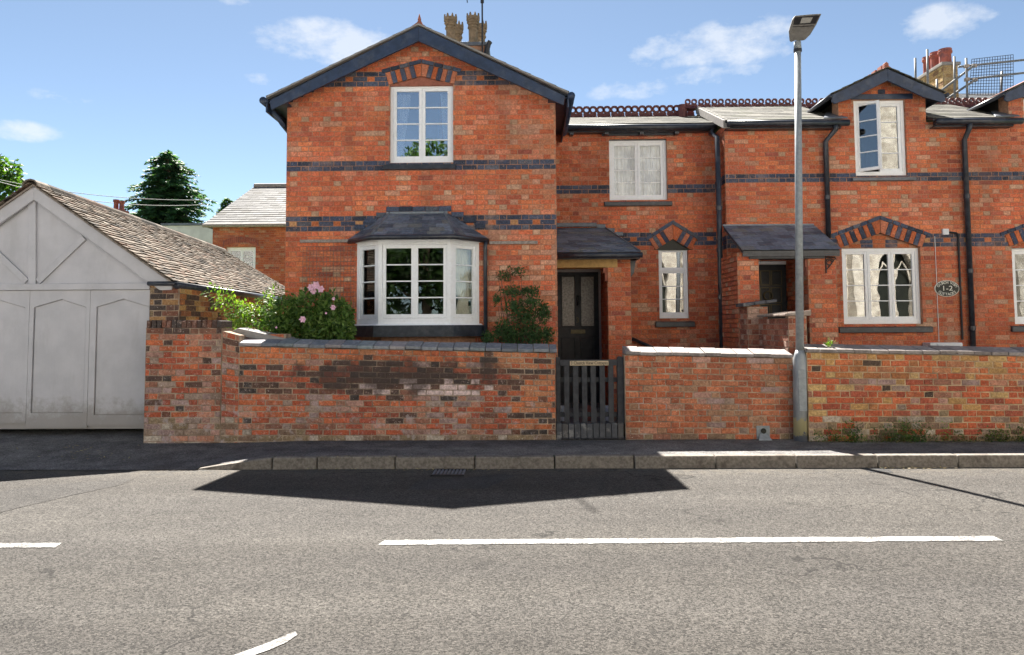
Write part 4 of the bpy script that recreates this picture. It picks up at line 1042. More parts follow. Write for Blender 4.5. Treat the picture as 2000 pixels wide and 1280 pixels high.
# dormer heads, barge boards and roofs
def dormer(c, n):
    yv = YT - .24; hwb = dhw + .20
    MB().box(c - .52, c + .52, YT - .02, YT + .1, dw_r[3] + .005, dw_r[3] + .095).build('dormer_lintel', 'board_paint', ter, bevel=.006)
    MB().box(c - .06, c + .06, YT - .012, YT + .02, dw_r[3] + .10, dw_r[3] + .175, (.05, .06, .09)).build('brick', 'blue_brick', tw, bevel=.004)
    rf = None
    for s in (-1, 1):
        ex, ez = c + s * hwb, dap - dsl * hwb
        R = MB().hull([(ex, yv + .03, ez - .02), (ex, YT + 1.9, ez - .02), (c, YT + 1.9, dap - .02), (c, yv + .03, dap - .02)], [(ex, yv + .03, ez + .005), (ex, YT + 1.9, ez + .005), (c, YT + 1.9, dap + .005), (c, yv + .03, dap + .005)]).build('dormer_roof', 'black_paint', ter)
        slates(R, (ex, yv - .02, ez + .006), (ex, YT + 1.9, ez + .006), (c, YT + 1.9, dap + .006), (c, yv - .02, dap + .006), .19, .25, 'pale_slate', PALE_SLATE, seed=70 + n, n_ind=0, deck=False, thick=.011)
        MB().prism([(ex, ez - .012), (c, dap - .012), (c, dap - .21), (ex - s * .34, ez - .012 - .05), (ex - s * .05, ez - .15), (ex, ez - .12)], yv, yv + .04).build('barge_board', 'board_paint', ter, bevel=.005)
        MB().tube([(ex + s * .03, yv - .02, ez - .03), (ex + s * .03, YT + 1.2, ez - .03)], .035, 8).build('dormer_gutter', 'black_paint', ter, smooth=True)
        rf = R
    MB().prism([(c - .10, dap - .03), (c, dap + .05), (c + .10, dap - .03), (c, dap + .02)], yv - .01, YT + 1.9).build('dormer_ridge', 'finial_clay', rf)
    MB().prism([(c - .04, dap + .02), (c + .04, dap + .02), (c + .035, dap + .09), (c, dap + .12), (c - .035, dap + .09)], yv + .03, yv + .10).build('ridge_crest', 'finial_clay', rf)
    for k in range(3): MB().prism([(c - .03, dap + .02), (c + .03, dap + .02), (c + .025, dap + .10), (c - .025, dap + .10)], yv + .16 + .22 * k, yv + .30 + .22 * k).build('ridge_crest', 'finial_clay', rf)
dormer(dcx, 0); dormer(d2cx, 1)
# main terrace roof in three runs between the dormers
tey = YT - .17; tez = UZ(1500, 236, tey); try_ = YT + 1.75; trz = UZ(1480, 209, try_)
troof = MB().hull([(tx0 - .02, tey, tez - .03), (tx1, tey, tez - .03), (tx1, try_, trz - .03), (tx0 - .02, try_, trz - .03)][::1], [(tx0 - .02, tey, tez - .005), (tx1, tey, tez - .005), (tx1, try_, trz - .005), (tx0 - .02, try_, trz - .005)])
# the deck is cut out where the dormers stand
runs = [(tx0 - .03, dcx - dhw - .02), (dcx + dhw + .02, d2cx - dhw - .02)]
tr0 = None
for i, (a, b) in enumerate(runs):
    R = MB().hull([(a, tey, tez - .03), (b, tey, tez - .03), (b, try_, trz - .03), (a, try_, trz - .03)], [(a, tey, tez), (b, tey, tez), (b, try_, trz), (a, try_, trz)]).build('roof', 'black_paint', ter)
    slates(R, (a, tey, tez), (b, tey, tez), (b, try_, trz), (a, try_, trz), .2, .25, 'pale_slate', PALE_SLATE, seed=80 + i, n_ind=150, deck=False, thick=.01)
    MB().box(a + .03, b, tey + .02, tey + .05, tez - .13, tez - .02).build('fascia', 'black_paint', ter)
    MB().tube([(a + .03, tey - .04, tez - .055), (b + .1, tey - .04, tez - .06)], .055, 10).build('gutter', 'black_paint', ter, smooth=True)
    MB().box(a + .03, b, tey + .05, YT + .02, tez - .13, tez - .11).build('soffit', 'black_paint', ter)
    MB().hull([(b - .30, tey + .02, tez + .03), (b + .12, tey + .02, tez + .03), (b + .02, tey + .5, tez + .25), (b - .06, tey + .5, tez + .25)], [(b - .28, tey + .03, tez + .055), (b + .10, tey + .03, tez + .06), (b + .02, tey + .5, tez + .27), (b - .06, tey + .5, tez + .27)]).build('lead_flashing', 'lead', R)
    tr0 = tr0 or R
MB().hull([(tx0, try_, trz - .03), (tx1, try_, trz - .03), (tx1, try_ + 2, trz - .9), (tx0, try_ + 2, trz - .9)], [(tx0, try_, trz), (tx1, try_, trz), (tx1, try_ + 2, trz - .87), (tx0, try_ + 2, trz - .87)]).build('rear_slope', 'pale_coping', tr0)
# mortared verge of the taller terrace roof, stepping down to the link roof
MB().hull([(tx0 - .06, tey, tez - .12), (tx0 + .05, tey, tez - .12), (tx0 + .05, try_, trz - .12), (tx0 - .06, try_, trz - .12)], [(tx0 - .06, tey, tez + .015), (tx0 + .05, tey, tez + .02), (tx0 + .05, try_, trz + .02), (tx0 - .06, try_, trz + .015)]).build('verge', 'pale_coping', tr0)
crest_row(tr0, UX(1337, 205, try_), UX(1625, 203, try_), try_, UZ(1337, 209, try_), UZ(1625, 207.5, try_), 11, .15)
crest_row(tr0, UX(1800, 202, try_), UX(2010, 200, try_), try_, UZ(1800, 207, try_), UZ(2010, 206, try_), 8, .15)
MB().tube([(UX(1333, 210, try_), try_, trz - .35), (UX(1333, 205, try_), try_, trz + .05)], .09, 10).build('ridge_stop', 'crest_tile', tr0)
# downpipes
for px, nm in ((1618, 0), (1891, 1)):
    xx = UX(px, 450, YT - .07); xt = xx + (.12 if nm == 0 else .02)
    MB().tube([(xt, tey - .04, tez - .09), (xt, tey - .02, tez - .17), (xx, YT - .07, tez - .34), (xx, YT - .07, .0 if nm else 2.9)], .042, 10).build('downpipe', 'black_paint', ter, smooth=True)
    for zz_ in (3.55, 2.3, 1.35)[: 3 if nm else 1]: MB().tube([(xx, YT - .07, zz_), (xx, YT - .07, zz_ + .07)], .05, 10).build('pipe_collar', 'black_paint', ter)
# porch of door 2
YQ = 11.5; q_e = UZ(1540, 489, YQ - .12); q_t = UZ(1510, 441, YT)
qx0, qx1 = UX(1449, 488, YQ - .12), UX(1644, 487, YQ - .12)
lp_ = RECT(1442, 492, 1484, 700, YQ); rp_ = RECT(1580, 492, 1636, 700, YQ)
for i, r in enumerate((lp_, rp_)):
    wall(ter, 'porch_pier', YQ, r[0], r[1], -.05, q_e - .02, hT, z_dt[0], [], house_colour(None, None), depth=YT - YQ, seed=90 + i, n_ind=100, uoff=.03)
wall(ter, 'porch_reveal', rp_[0], YQ + .005, YT, -.05, q_e - .02, hT, z_dt[0], [], house_colour(None, None, tint=.8), axis='x', sgn=1, depth=.1, seed=93, n_ind=0)
wall(ter, 'porch_flank', lp_[0], YQ + .005, YT, -.05, q_e - .02, hT, z_dt[0], [], house_colour(None, None, tint=.85), axis='x', sgn=1, depth=.1, seed=94, n_ind=0)
prq = MB().hull([(qx0 + .02, YQ - .10, q_e - .05), (qx1 - .02, YQ - .10, q_e - .05), (qx1 - .02, YT, q_t - .06), (qx0 + .02, YT, q_t - .06)], [(qx0 + .02, YQ - .10, q_e - .005), (qx1 - .02, YQ - .10, q_e - .005), (qx1 - .02, YT, q_t - .005), (qx0 + .02, YT, q_t - .005)]).build('porch_roof', 'black_paint', ter)
slates(prq, (qx0, YQ - .12, q_e), (qx1, YQ - .12, q_e), (qx1, YT, q_t), (qx0, YT, q_t), .17, .21, 'slate', DARK_SLATE, seed=95, deck=False, ragged=.012)
MB().box(qx0 + .02, qx1 - .02, YQ - .095, YQ - .07, q_e - .09, q_e - .051).build('fascia', 'black_paint', prq)
MB().tube([(qx0, YT - .01, q_t + .012), (qx1, YT - .01, q_t + .012)], .016, 6).build('ridge_flashing', 'galvanised', prq)
r = RECT(1462, 494, 1609, 506, YQ); MB().box(r[0], r[1], YQ - .035, YQ + .15, r[2], r[3]).build('porch_lintel', 'black_paint', ter, bevel=.006)
for xc in (rp_[0] - .03,):
    MB().box(xc, xc + .05, YQ + .02, YQ + .3, r[2] - .13, r[2]).build('corbel', 'finial_clay', ter, bevel=.006)
    MB().box(xc + .015, xc + .05, YQ + .02, YQ + .3, r[2] - .26, r[2] - .13).build('corbel', 'finial_clay', ter, bevel=.006)
# door 2 with six panels and a round knocker
dd = MB().box(pd_r[0], pd_r[1], YT + .02, YT + .07, pd_r[2], pd_r[3]).build('front_door', 'door_paint', ter); dd['label'] = 'black panelled front door with a round knocker'
for (a, b) in ((1487, 1503), (1508, 1526)):
    for (c, d) in ((530, 556), (563, 590), (596, 640)):
        g = RECT(a, c, b, d, YT); P = MB().box(g[0], g[1], YT + .012, YT + .03, g[2], g[3]).build('door_panel', 'door_paint', dd, bevel=.008)
        for qn in ((g[0] - .014, g[0], g[2] - .014, g[3] + .014), (g[1], g[1] + .014, g[2] - .014, g[3] + .014), (g[0], g[1], g[2] - .014, g[2]), (g[0], g[1], g[3], g[3] + .014)): MB().box(qn[0], qn[1], YT + .004, YT + .03, qn[2], qn[3]).build('moulding', 'brass', dd)
kx, kz = U(1500, 578, YT)
ring = [(kx + .07 * math.cos(a), YT - .01, kz + .07 * math.sin(a)) for a in [2 * math.pi * k / 16 for k in range(17)]]
MB().tube(ring, .014, 6, cap=False).build('knocker', 'brass', dd, smooth=True)
MB().box(pd_r[1], pd_r[1] + .055, YT - .02, YT + .08, .1, pd_r[3] + .055).build('door_frame', 'white_paint', ter, bevel=.004); MB().box(pd_r[0], pd_r[1], YT - .019, YT + .08, pd_r[3], pd_r[3] + .054).build('door_frame', 'white_paint', ter, bevel=.004)
# scrolled iron bracket on the porch pier
bx_, bz_ = U(1612, 500, YQ); br_ = thing('iron_bracket', 'small scrolled black iron bracket on the porch pier of the right door', 'bracket', (bx_, YQ - .01, bz_ - .2))
bx2 = UX(1628, 505, YQ)
MB().tube([(bx_, YQ - .015, bz_ - .27), (bx_, YQ - .015, bz_)], .011, 6).build('back_bar', 'dark_iron', br_)
MB().tube([(bx_, YQ - .015, bz_ - .02), (bx2, YQ - .05, bz_ - .03), (bx2 + .02, YQ - .05, bz_ - .06)], .010, 6).build('arm', 'dark_iron', br_)
MB().tube([(bx_ + (.02 + .042 * (1 - k / 22)) * math.cos(k * .5) + .05, YQ - .03, bz_ - .10 + (.02 + .042 * (1 - k / 22)) * math.sin(k * .5)) for k in range(20)], .008, 6).build('scroll', 'dark_iron', br_)
MB().tube([(bx_, YQ - .015, bz_ - .22), (bx_ + .06, YQ - .03, bz_ - .15), (bx2, YQ - .04, bz_ - .05)], .009, 6).build('brace', 'dark_iron', br_)
# oval name plaque
ox, oz = U(1848, 564, YT); pw, ph = (UX(1872, 564, YT) - UX(1824, 564, YT)) / 2, (UZ(1848, 548, YT) - UZ(1848, 580, YT)) / 2
def oval(k, y0, y1): return MB().prism([(ox + pw * k * math.cos(2 * math.pi * i / 40), oz + ph * k * math.sin(2 * math.pi * i / 40)) for i in range(40)], y0, y1)
plq = thing('name_plaque', 'oval black plaque with white lettering and the numbers 1-2', 'plaque', (ox, YT - .01, oz))
oval(1.0, YT - .026, YT - .006).build('rim', 'plaque_white', plq, bevel=.002); oval(.94, YT - .030, YT - .02).build('plate', 'plaque_black', plq)
lettering('1-2', .115, ox, YT - .031, oz, 'plaque_white', plq, sx=1.25)
for word, s in (('CHURCH VIEW', 1), ('COTTAGES', -1)):
    span = math.radians(128 if s > 0 else 104)
    for i, ch in enumerate(word):
        if ch == ' ': continue
        a = (math.pi / 2 + span / 2 - span * i / (len(word) - 1)) if s > 0 else (-math.pi / 2 - span / 2 + span * i / (len(word) - 1))
        rx, rz = pw * .78, ph * .72
        tang = math.atan2(rz * math.cos(a) * -s, rx * math.sin(a) * s)
        lettering(ch, .066, ox + rx * math.cos(a), YT - .031, oz + rz * math.sin(a), 'plaque_white', plq, ang=-math.atan2(-rz * math.cos(a) * s, rx * math.sin(a) * s) * -1 if False else math.atan2(rz * math.cos(a) * s, rx * math.sin(a) * s))
# black service pipe, white flue box and meter cabinet
a, b, c = U(1846, 453, YT - .04), U(1872, 455, YT - .04), U(1876, 664, YT - .04)
sp = thing('service_pipe', 'thin black service pipe running down the terrace wall beside the plaque', 'pipe', (c[0], YT, c[1]))
MB().tube([(a[0], YT - .03, a[1]), (b[0] - .03, YT - .03, b[1]), (b[0], YT - .03, b[1] - .04), (b[0], YT - .03, c[1])], .016, 8).build('pipe', 'dark_iron', sp)
MB().box(a[0] - .04, a[0] + .06, YT - .05, YT - .006, a[1] - .05, a[1] + .05).build('junction_box', 'plastic_white', sp, bevel=.006)
r = RECT(1829, 462, 1831, 668, YT); tag(MB().tube([(r[0], YT - .014, r[3]), (r[0], YT - .014, r[2])], .005, 6).build('phone_cable', 'plastic_white', None), 'thin pale cable running straight down the terrace wall past the plaque', 'cable')
r = RECT(1818, 668, 1881, 720, YT - .25); mt = thing('meter_cabinet', 'white meter cabinet just showing over the right boundary wall', 'cabinet', (r[0], YT - .1, r[2]))
MB().box(r[0], r[1], YT - .25, YT - .006, .04, r[3] - .015).build('box', 'plastic_white', mt, bevel=.008); MB().box(r[0] + .11, r[1] - .01, YT - .27, YT - .249, r[3] - .4, r[3] - .03).build('cabinet_door', 'plastic_white', mt, bevel=.006)
# ================================================================== BOUNDARY WALLS
def nz_(x, z, s, o=0.0): return mnoise.noise(Vector((x * s, z * s * 1.6, o)))
OLD_RED = [((.50, .125, .06), 5), ((.56, .165, .075), 4), ((.40, .105, .062), 4), ((.34, .16, .11), 2)]
OLD_PALE = [((.46, .27, .22), 3), ((.38, .27, .25), 3), ((.50, .24, .16), 4), ((.36, .27, .22), 2)]
SOOT = [((.10, .065, .055), 4), ((.14, .08, .062), 3), ((.075, .062, .058), 3), ((.20, .09, .06), 2)]
MOSS = [((.28, .21, .13), 3), ((.34, .25, .19), 3), ((.24, .16, .11), 2), ((.46, .40, .33), 1.5)]
OCHRE = [((.50, .30, .12), 4), ((.56, .38, .17), 3), ((.44, .18, .07), 4), ((.09, .065, .05), .7)]
ORANGE = [((.58, .185, .078), 4), ((.54, .235, .12), 3), ((.52, .145, .068), 3)]
def mw_col(u, v, st, rng, x, z):
    n = nz_(x, z, 1.7) ; n2 = nz_(x, z, 3.5, 5)
    if v < .08 + .05 * n2: return pick(MOSS, rng)
    if .40 < u + .04 * n < .80 and .50 < v + .02 * n2 < .655 and (rng.random() < .62): return pick([((.78, .62, .60), 3), ((.68, .54, .52), 2)], rng)
    sc = math.exp(-((u - .50) / .30) ** 2) * math.exp(-((v - .66) / .17) ** 2)
    if u > .86: sc *= .5
    if rng.random() < 1.0 * sc + .30 * n: return pick(SOOT, rng)
    if v > .90: return pick(ORANGE, rng)
    if v > .80: return pick(ORANGE if rng.random() < .62 else OLD_PALE, rng)
    if u > .86: return pick(ORANGE if rng.random() < .75 else SOOT, rng)
    if v < .5: return pick(OLD_PALE if rng.random() < .40 + .5 * n else OLD_RED, rng)
    return pick(OLD_RED if rng.random() < .7 else SOOT, rng)
def bwall(name_label, px0, px1, ztop, fn, seed, mat='old_brick', mortar='old_mortar', n_ind=300, Y=YW, depth=.23, h=.0775, zb=-.06):
    xa, xb = UX(px0, 780, Y), UX(px1, 780, Y)
    ref = max(ztop(xa), ztop(xb)); n = round(ref / h); hh = ref / n
    t = thing('boundary_wall', name_label, 'wall', ((xa + xb) / 2, Y, 0))
    wall(t, 'masonry', Y, xa, xb, zb, ref, hh, 0.0, [], (lambda x, z, st, k, rng: (fn((x - xa) / (xb - xa), z / ref, st, rng, x, z), None)), mat, mortar, depth, .006, seed, n_ind,
         L=.232, joint=.011, warp=lambda x, z: (x, z * ztop(x) / ref), ch=.007, jit=.005)
    return t, xa, xb
def linz(pa, pb, Y=YW):
    a, b = U(*pa, Y), U(*pb, Y)
    return lambda x: a[1] + (b[1] - a[1]) * (x - a[0]) / (b[0] - a[0])
def coping(parent, edges_px, ztop, cols_, Y=YW, depth=.23, rise=.06, mat='coping', seed=1, over=.035, th=.042):
    rng = random.Random(seed)
    xs = [UX(p, 680, Y) for p in edges_px]
    for a, b in zip(xs, xs[1:]):
        g = .004; dz = rng.uniform(-.004, .004); za, zb = ztop(a) + dz + .006, ztop(b) + dz + .006; y0, y1 = Y - over + rng.uniform(-.006, .006), Y + depth + over
        c = pick(cols_, rng)
        mb = MB().hull([(a + g, y0, za), (b - g, y0, zb), (b - g, y1, zb), (a + g, y1, za)], [(a + g, y0, za + th), (b - g, y0, zb + th), (b - g, y1, zb + th + rise), (a + g, y1, za + th + rise)], c)
        mb.build('coping_brick', mat, parent, bevel=.006)
COP_DARK = [((.16, .175, .20), 3), ((.22, .23, .25), 3), ((.26, .24, .245), 2), ((.19, .22, .235), 2)]
COP_PALE = [((.215, .185, .172), 3), ((.24, .21, .197), 3), ((.20, .172, .163), 2)]
zt_main = linz((470, 677), (1087, 690))
w1, wa, wb = bwall('long sooty red brick boundary wall with blue coping left of the gate', 466, 1085, zt_main, mw_col, 101)
coping(w1, [467] + [480 + 31.2 * k for k in range(1, 20)] + [1088], zt_main, COP_DARK, seed=5)
# raised pier and the low joint next to the garage
def pier_col(u, v, st, rng, x, z):
    if v > .93: return pick(SOOT + [((.30, .15, .10), 3)], rng)
    if v < .22: return pick(MOSS + OLD_PALE, rng)
    if rng.random() < .20 + .3 * nz_(x, z, 2.5): return pick(SOOT, rng)
    return pick(OLD_RED if rng.random() < .72 else OLD_PALE, rng)
w0, pa, pb = bwall('taller weathered brick wall pier beside the garage doors', 282, 431, linz((285, 641), (431, 641)), pier_col, 102, depth=.34)
rs = random.Random(3); nsol = 15; ztp = linz((285, 641), (431, 641))
for k in range(nsol):                                    # brick-on-edge top course
    a = pa + (pb - pa) * k / nsol; b = pa + (pb - pa) * (k + 1) / nsol; mb = MB()
    brick_solid(mb, [(a + .005, ztp(a) + .004), (b - .005, ztp(a) + .004), (b - .005, ztp(a) + .098 + rs.uniform(-.008, .008)), (a + .005, ztp(a) + .098 + rs.uniform(-.008, .008))], YW, .006, pick(SOOT + [((.24, .12, .09), 4)], rs), .008, .005, rs, back=.34); mb.build('brick', 'old_brick', w0)
w0b, pc, pdd = bwall('narrow ragged brick wall section between pier and coped wall', 432, 466, linz((432, 646), (466, 655)), lambda u, v, st, rng, x, z: pier_col(u, v * .9, st, rng, x, z), 103, n_ind=60)
# stone capped return wall running back from the front wall
ra, rb_ = UX(440, 660, YW + .1), UX(500, 660, YW + .1)
rt = thing('return_wall', 'short stone capped return wall behind the front wall by the rose', 'wall', (ra, YW + .24, 0))
zc_ = UZ(470, 650, YW + .3)
wall(rt, 'masonry', YW + .235, ra, rb_ + .35, -.05, zc_ - .02, .0775, 0, [], lambda x, z, st, k, rng: (pick(OLD_RED, rng), None), 'old_brick', 'old_mortar', .22, .005, 104, 20)
MB().hull([(ra - .05, YW + .20, zc_ - .025), (rb_ + .38, YW + .20, zc_ - .14), (rb_ + .40, YW + .50, zc_ - .14), (ra - .05, YW + .50, zc_ - .025)], [(ra + .12, YW + .22, zc_ + .06), (rb_ + .38, YW + .22, zc_ - .085), (rb_ + .40, YW + .50, zc_ - .07), (ra + .12, YW + .50, zc_ + .075)]).build('capstone', 'pale_coping', rt, bevel=.01)
# middle wall
def mid_col(u, v, st, rng, x, z):
    n = nz_(x, z, 2.2, 9)
    if v < .10: return pick(MOSS if rng.random() < .6 else OLD_RED, rng)
    if rng.random() < .10 + .35 * n: return pick(OLD_PALE, rng)
    return pick([((.50, .155, .075), 4), ((.54, .20, .105), 3), ((.40, .13, .07), 4), ((.40, .225, .14), 2)], rng)
zt_mid = linz((1225, 694), (1545, 700))
w2, ma, mb_ = bwall('plain red brick boundary wall between the gate and the lamp post', 1221, 1552, zt_mid, mid_col, 105, mat='ochre_brick', mortar='old_mortar')
coping(w2, [1220, 1251, 1282, 1313, 1345, 1376, 1407, 1439, 1471, 1505, 1547], zt_mid, COP_PALE, seed=6)
def right_col(u, v, st, rng, x, z):
    n = nz_(x, z, 2.0, 4)
    if v > .74 + .06 * n: return pick(OCHRE if rng.random() < .40 else ORANGE, rng)
    if v < .30 + .2 * n: return pick(MOSS if rng.random() < .55 else OLD_RED, rng)
    if rng.random() < .16: return pick(OLD_PALE, rng)
    return pick(OLD_RED if rng.random() < .8 else OCHRE, rng)
YR3 = 9.42
zt_r = linz((1580, 689), (2000, 696), YR3)
w3, r3a, r3b = bwall('mossy ochre and red brick boundary wall right of the lamp post', 1578, 2120, zt_r, right_col, 106, mat='ochre_brick', mortar='ochre_mortar', Y=YR3)
coping(w3, [1574] + [1600 + 33.3 * k for k in range(17)], zt_r, COP_PALE, seed=8, Y=YR3)
# pier between the two right-hand walls, behind the lamp post
w4, _, _ = bwall('short brick pier behind the lamp post', 1553, 1577, lambda x: zt_mid(x) + .0, mid_col, 107, n_ind=40, Y=YW + .03, depth=.2)
# stepped party wall in front of the right porch
pw_ = thing('party_wall', 'stepped brick garden wall with tile coping running back from the lamp post', 'wall', (3.6, YW + .3, 0))
pwx0, pwx1 = UX(1540, 650, YW + .26), UX(1576, 650, YW + .26); pwz = UZ(1560, 617, YW + .26)
pcol = lambda x, z, st, k, rng: (pick([((.40, .13, .075), 3), ((.46, .20, .13), 3), ((.50, .33, .26), 2), ((.30, .11, .075), 2)], rng), None)
wall(pw_, 'end_face', YW + .26, pwx0, pwx1, -.05, pwz, .0775, 0, [], pcol, 'old_brick', 'old_mortar', .1, .005, 110, 60)
wall(pw_, 'flank', pwx0, YW + .27, YQ - .4, -.05, pwz - .03, .0775, 0, [], pcol, 'old_brick', 'old_mortar', pwx1 - pwx0, .005, 111, 120, axis='x', sgn=1)
wall(pw_, 'flank', lp_[0] + .02, YQ - .39, YQ, -.05, UZ(1470, 600, YQ - .2), .0775, 0, [], pcol, 'old_brick', 'old_mortar', .3, .005, 112, 40, axis='x', sgn=1)
wall(pw_, 'end_face', YQ - .40, lp_[0] + .02, lp_[0] + .32, -.05, UZ(1470, 600, YQ - .2), .0775, 0, [], pcol, 'old_brick', 'old_mortar', .008, .005, 113, 30)
pr_ = random.Random(12)
for k in range(5):
    y0 = YW + .22 + k * .24; MB().hull([(pwx0 - .05, y0, pwz + .002), (pwx1 + .05, y0, pwz + .002), (pwx1 + .05, y0 + .235, pwz - .006), (pwx0 - .05, y0 + .235, pwz - .006)], [(pwx0 - .05, y0, pwz + .03), (pwx1 + .05, y0, pwz + .075), (pwx1 + .05, y0 + .235, pwz + .065), (pwx0 - .05, y0 + .235, pwz + .022)], (.30, .24, .20)).build('coping_tile', 'coping', pw_, bevel=.006)
zq = UZ(1470, 600, YQ - .2)
for k in range(3):
    xa = lp_[0] - .06 + k * .17; MB().hull([(xa, YQ - .46, zq + .0 + k * .022), (xa + .165, YQ - .46, zq + .022 + k * .022), (xa + .165, YQ - .06, zq + .022 + k * .022), (xa, YQ - .06, zq + k * .022)], [(xa, YQ - .46, zq + .05 + k * .022), (xa + .165, YQ - .46, zq + .075 + k * .016), (xa + .165, YQ - .06, zq + .075 + k * .016), (xa, YQ - .06, zq + .05 + k * .022)], (.10, .10, .11)).build('coping_tile', 'coping', pw_, bevel=.012)

# ================================================================== GATE
YGt = YW + .10
gt = thing('garden_gate', 'dark slatted wooden garden gate with a small name board', 'gate', (UX(1150, 830, YGt), YGt, .1))
def grect(x0, y0, x1, y1, name, mat='gate_paint', ya=0.0, yb=.03, bevel=.004, parent=None):
    r = RECT(x0, y0, x1, y1, YGt); return MB().box(r[0], r[1], YGt + ya, YGt + yb, r[2], r[3]).build(name, mat, parent or gt, bevel=bevel)
for a, b in ((1102, 1112), (1119.5, 1130), (1137, 1147), (1154, 1164.5), (1171.5, 1182), (1188.5, 1199)): grect(a, 712, b, 826, 'slat')
grect(1086, 698, 1094.5, 829, 'gate_stile'); grect(1093, 703, 1206, 714.5, 'top_rail', ya=-.012, yb=.045)
for y in (738, 806): grect(1094, y, 1206, y + 9, 'rail', ya=.031, yb=.06)
sg = grect(1113, 705, 1188, 714, 'name_board', 'sign_wood', -.024, -.0125, .002); sg['label'] = 'pale wooden name board reading 3 Church View Cottages'
sx_, sz_ = U(1150.5, 709.3, YGt); lettering('3 Church View Cottages', .060, sx_, YGt - .026, sz_, 'plaque_black', sg, sx=.80)
pr2 = RECT(1206, 700, 1218.5, 830, YGt)
gp_ = [(pr2[0], pr2[2]), (pr2[1], pr2[2]), (pr2[1], pr2[3] - .02)] + [((pr2[0] + pr2[1]) / 2 + (pr2[1] - pr2[0]) / 2 * math.cos(a), pr2[3] - .02 + .045 * math.sin(a)) for a in [math.pi * k / 8 for k in range(1, 8)]] + [(pr2[0], pr2[3] - .02)]
tag(MB().prism(gp_, YGt - .02, YGt + .08).build('gate_post', 'gate_paint', None, bevel=.004), 'round-topped dark wooden gate post at the right of the gate', 'gate post')
th = thing('gate_threshold', 'row of dark blue bricks forming the step under the gate', 'step', (UX(1150, 840, YW), YW, 0))
tz = UZ(1150, 827.5, YW + .02)
tr_ = random.Random(8); ta, tb = UX(1086, 838, YW), UX(1219, 838, YW)
for k in range(11):
    a = ta + (tb - ta) * k / 11; b = ta + (tb - ta) * (k + 1) / 11; mb = MB()
    mb.box(a + .003, b - .003, YW + .02 + tr_.uniform(-.004, .004), YW + .25, -.05, tz + tr_.uniform(-.004, .004), tuple(v * .9 for v in pick([((.075, .078, .088), 2), ((.10, .095, .095), 1)], tr_))); mb.build('brick', 'coping', th, bevel=.008)
# pots and steps glimpsed through the gate
for i, (px, py, c) in enumerate(((1098, 776, 'plastic_white'), (1149, 775, 'red_pot'), (1184, 777, 'plastic_white'))):
    x, z = U(px, py, 11.3); f = thing('flower_pot', ('small white plant pot behind the left slats of the gate', 'small terracotta plant pot behind the middle slats of the gate', 'small white plant pot behind the right slats of the gate')[i], 'plant pot', (x, 11.3, .03))
    MB().lathe(x, 11.3, [(.06, .035), (.085, .22), (.095, .222), (.095, .25), (.08, .25), (.075, .2)], 14).build('pot', c, f, smooth=False); MB().lathe(x, 11.3, [(.076, .2), (.076, .235)], 14).build('soil', 'soil', f)

# ================================================================== GARAGE
YGa = 10.0
gr = thing('garage', 'grey boarded garage with an old tiled roof and arched door panels', 'garage', (-6.75, YGa, 0))
rgx, rgz = U(60, 358, YGa - .1); egx, egz = U(333, 549, YGa - .1); sl = (rgz - egz) / (egx - rgx); hwg = egx - rgx
YGe = 17.1; LX = rgx - hwg
dgx = UX(289, 700, YGa)                                # right edge of the boarded front
beam = UZ(150, 554, YGa), UZ(150, 566.5, YGa)
fr_ = MB().prism([(2 * rgx - dgx, beam[0] - .03), (dgx, beam[0] - .03), (dgx, egz + .0), (egx - .12, egz + .01), (rgx, rgz - .06), (LX + .12, egz + .01)], YGa + .04, YGa + .12).build('gable_board', 'garage_paint', gr)
MB().box(2 * rgx - dgx, dgx + .004, YGa - .015, YGa + .1, beam[1], beam[0]).build('beam', 'garage_paint', gr, bevel=.006)
def gbar(p, q, w, name='truss_board', y0=YGa + .012, y1=YGa + .045):
    a, b = Vector(U(*p, YGa)), Vector(U(*q, YGa)); d = (b - a).normalized(); n = Vector((-d.y, d.x)) * w / 2
    MB().prism([tuple(a + n), tuple(b + n), tuple(b - n), tuple(a - n)], y0, y1).build(name, 'garage_paint', gr, bevel=.005)
gbar((61, 556), (61, 383), .105); gbar((72, 550), (162, 464), .085, y1=YGa + .044); gbar((50, 550), (-40, 464), .085, y1=YGa + .044)
for s in (-1, 1):
    ex = rgx + s * (hwg + .0)
    MB().prism([(rgx, rgz - .02), (ex, egz - .02), (ex - s * .02, egz - .12), (ex - s * .18, egz - .12), (rgx, rgz - .215)], YGa - .03 - .002 * s, YGa + .015).build('barge_board', 'garage_paint', gr, bevel=.006)
# door leaves: boarded panels inside proud frames with pointed heads
zb_ = UZ(200, 836, YGa); zdt = beam[1] - .004
MB().box(2 * rgx - dgx, dgx, YGa + .055, YGa + .1, zb_ - .02, zdt).build('door_backing', 'garage_paint', gr)
def leaf(x0, x1, px0, px1, pxc, zsh, zap, zbt, zbot):
    t = MB(); y0, y1 = YGa + .02, YGa + .056
    t.prism([(x0, zbot), (px0, zbot), (px0, zsh), (x0, zsh)], y0, y1); t.prism([(px1, zbot), (x1, zbot), (x1, zsh), (px1, zsh)], y0, y1)
    t.prism([(px0, zbot), (px1, zbot), (px1, zbt), (px0, zbt)], y0, y1)
    t.prism([(x0, zsh), (px0, zsh), (pxc, zap), (pxc, zdt), (x0, zdt)], y0, y1); t.prism([(pxc, zap), (px1, zsh), (x1, zsh), (x1, zdt), (pxc, zdt)], y0, y1)
    dl = t.build('door_leaf', 'garage_paint', gr)
    MB().prism([(px0 + .012, zbt + .012), (px1 - .012, zbt + .012), (px1 - .012, zsh - .004), (pxc, zap - .014), (px0 + .012, zsh - .004)], YGa + .040, YGa + .0555).build('door_panel', 'garage_paint', dl)
gx = lambda p: UX(p, 700, YGa)
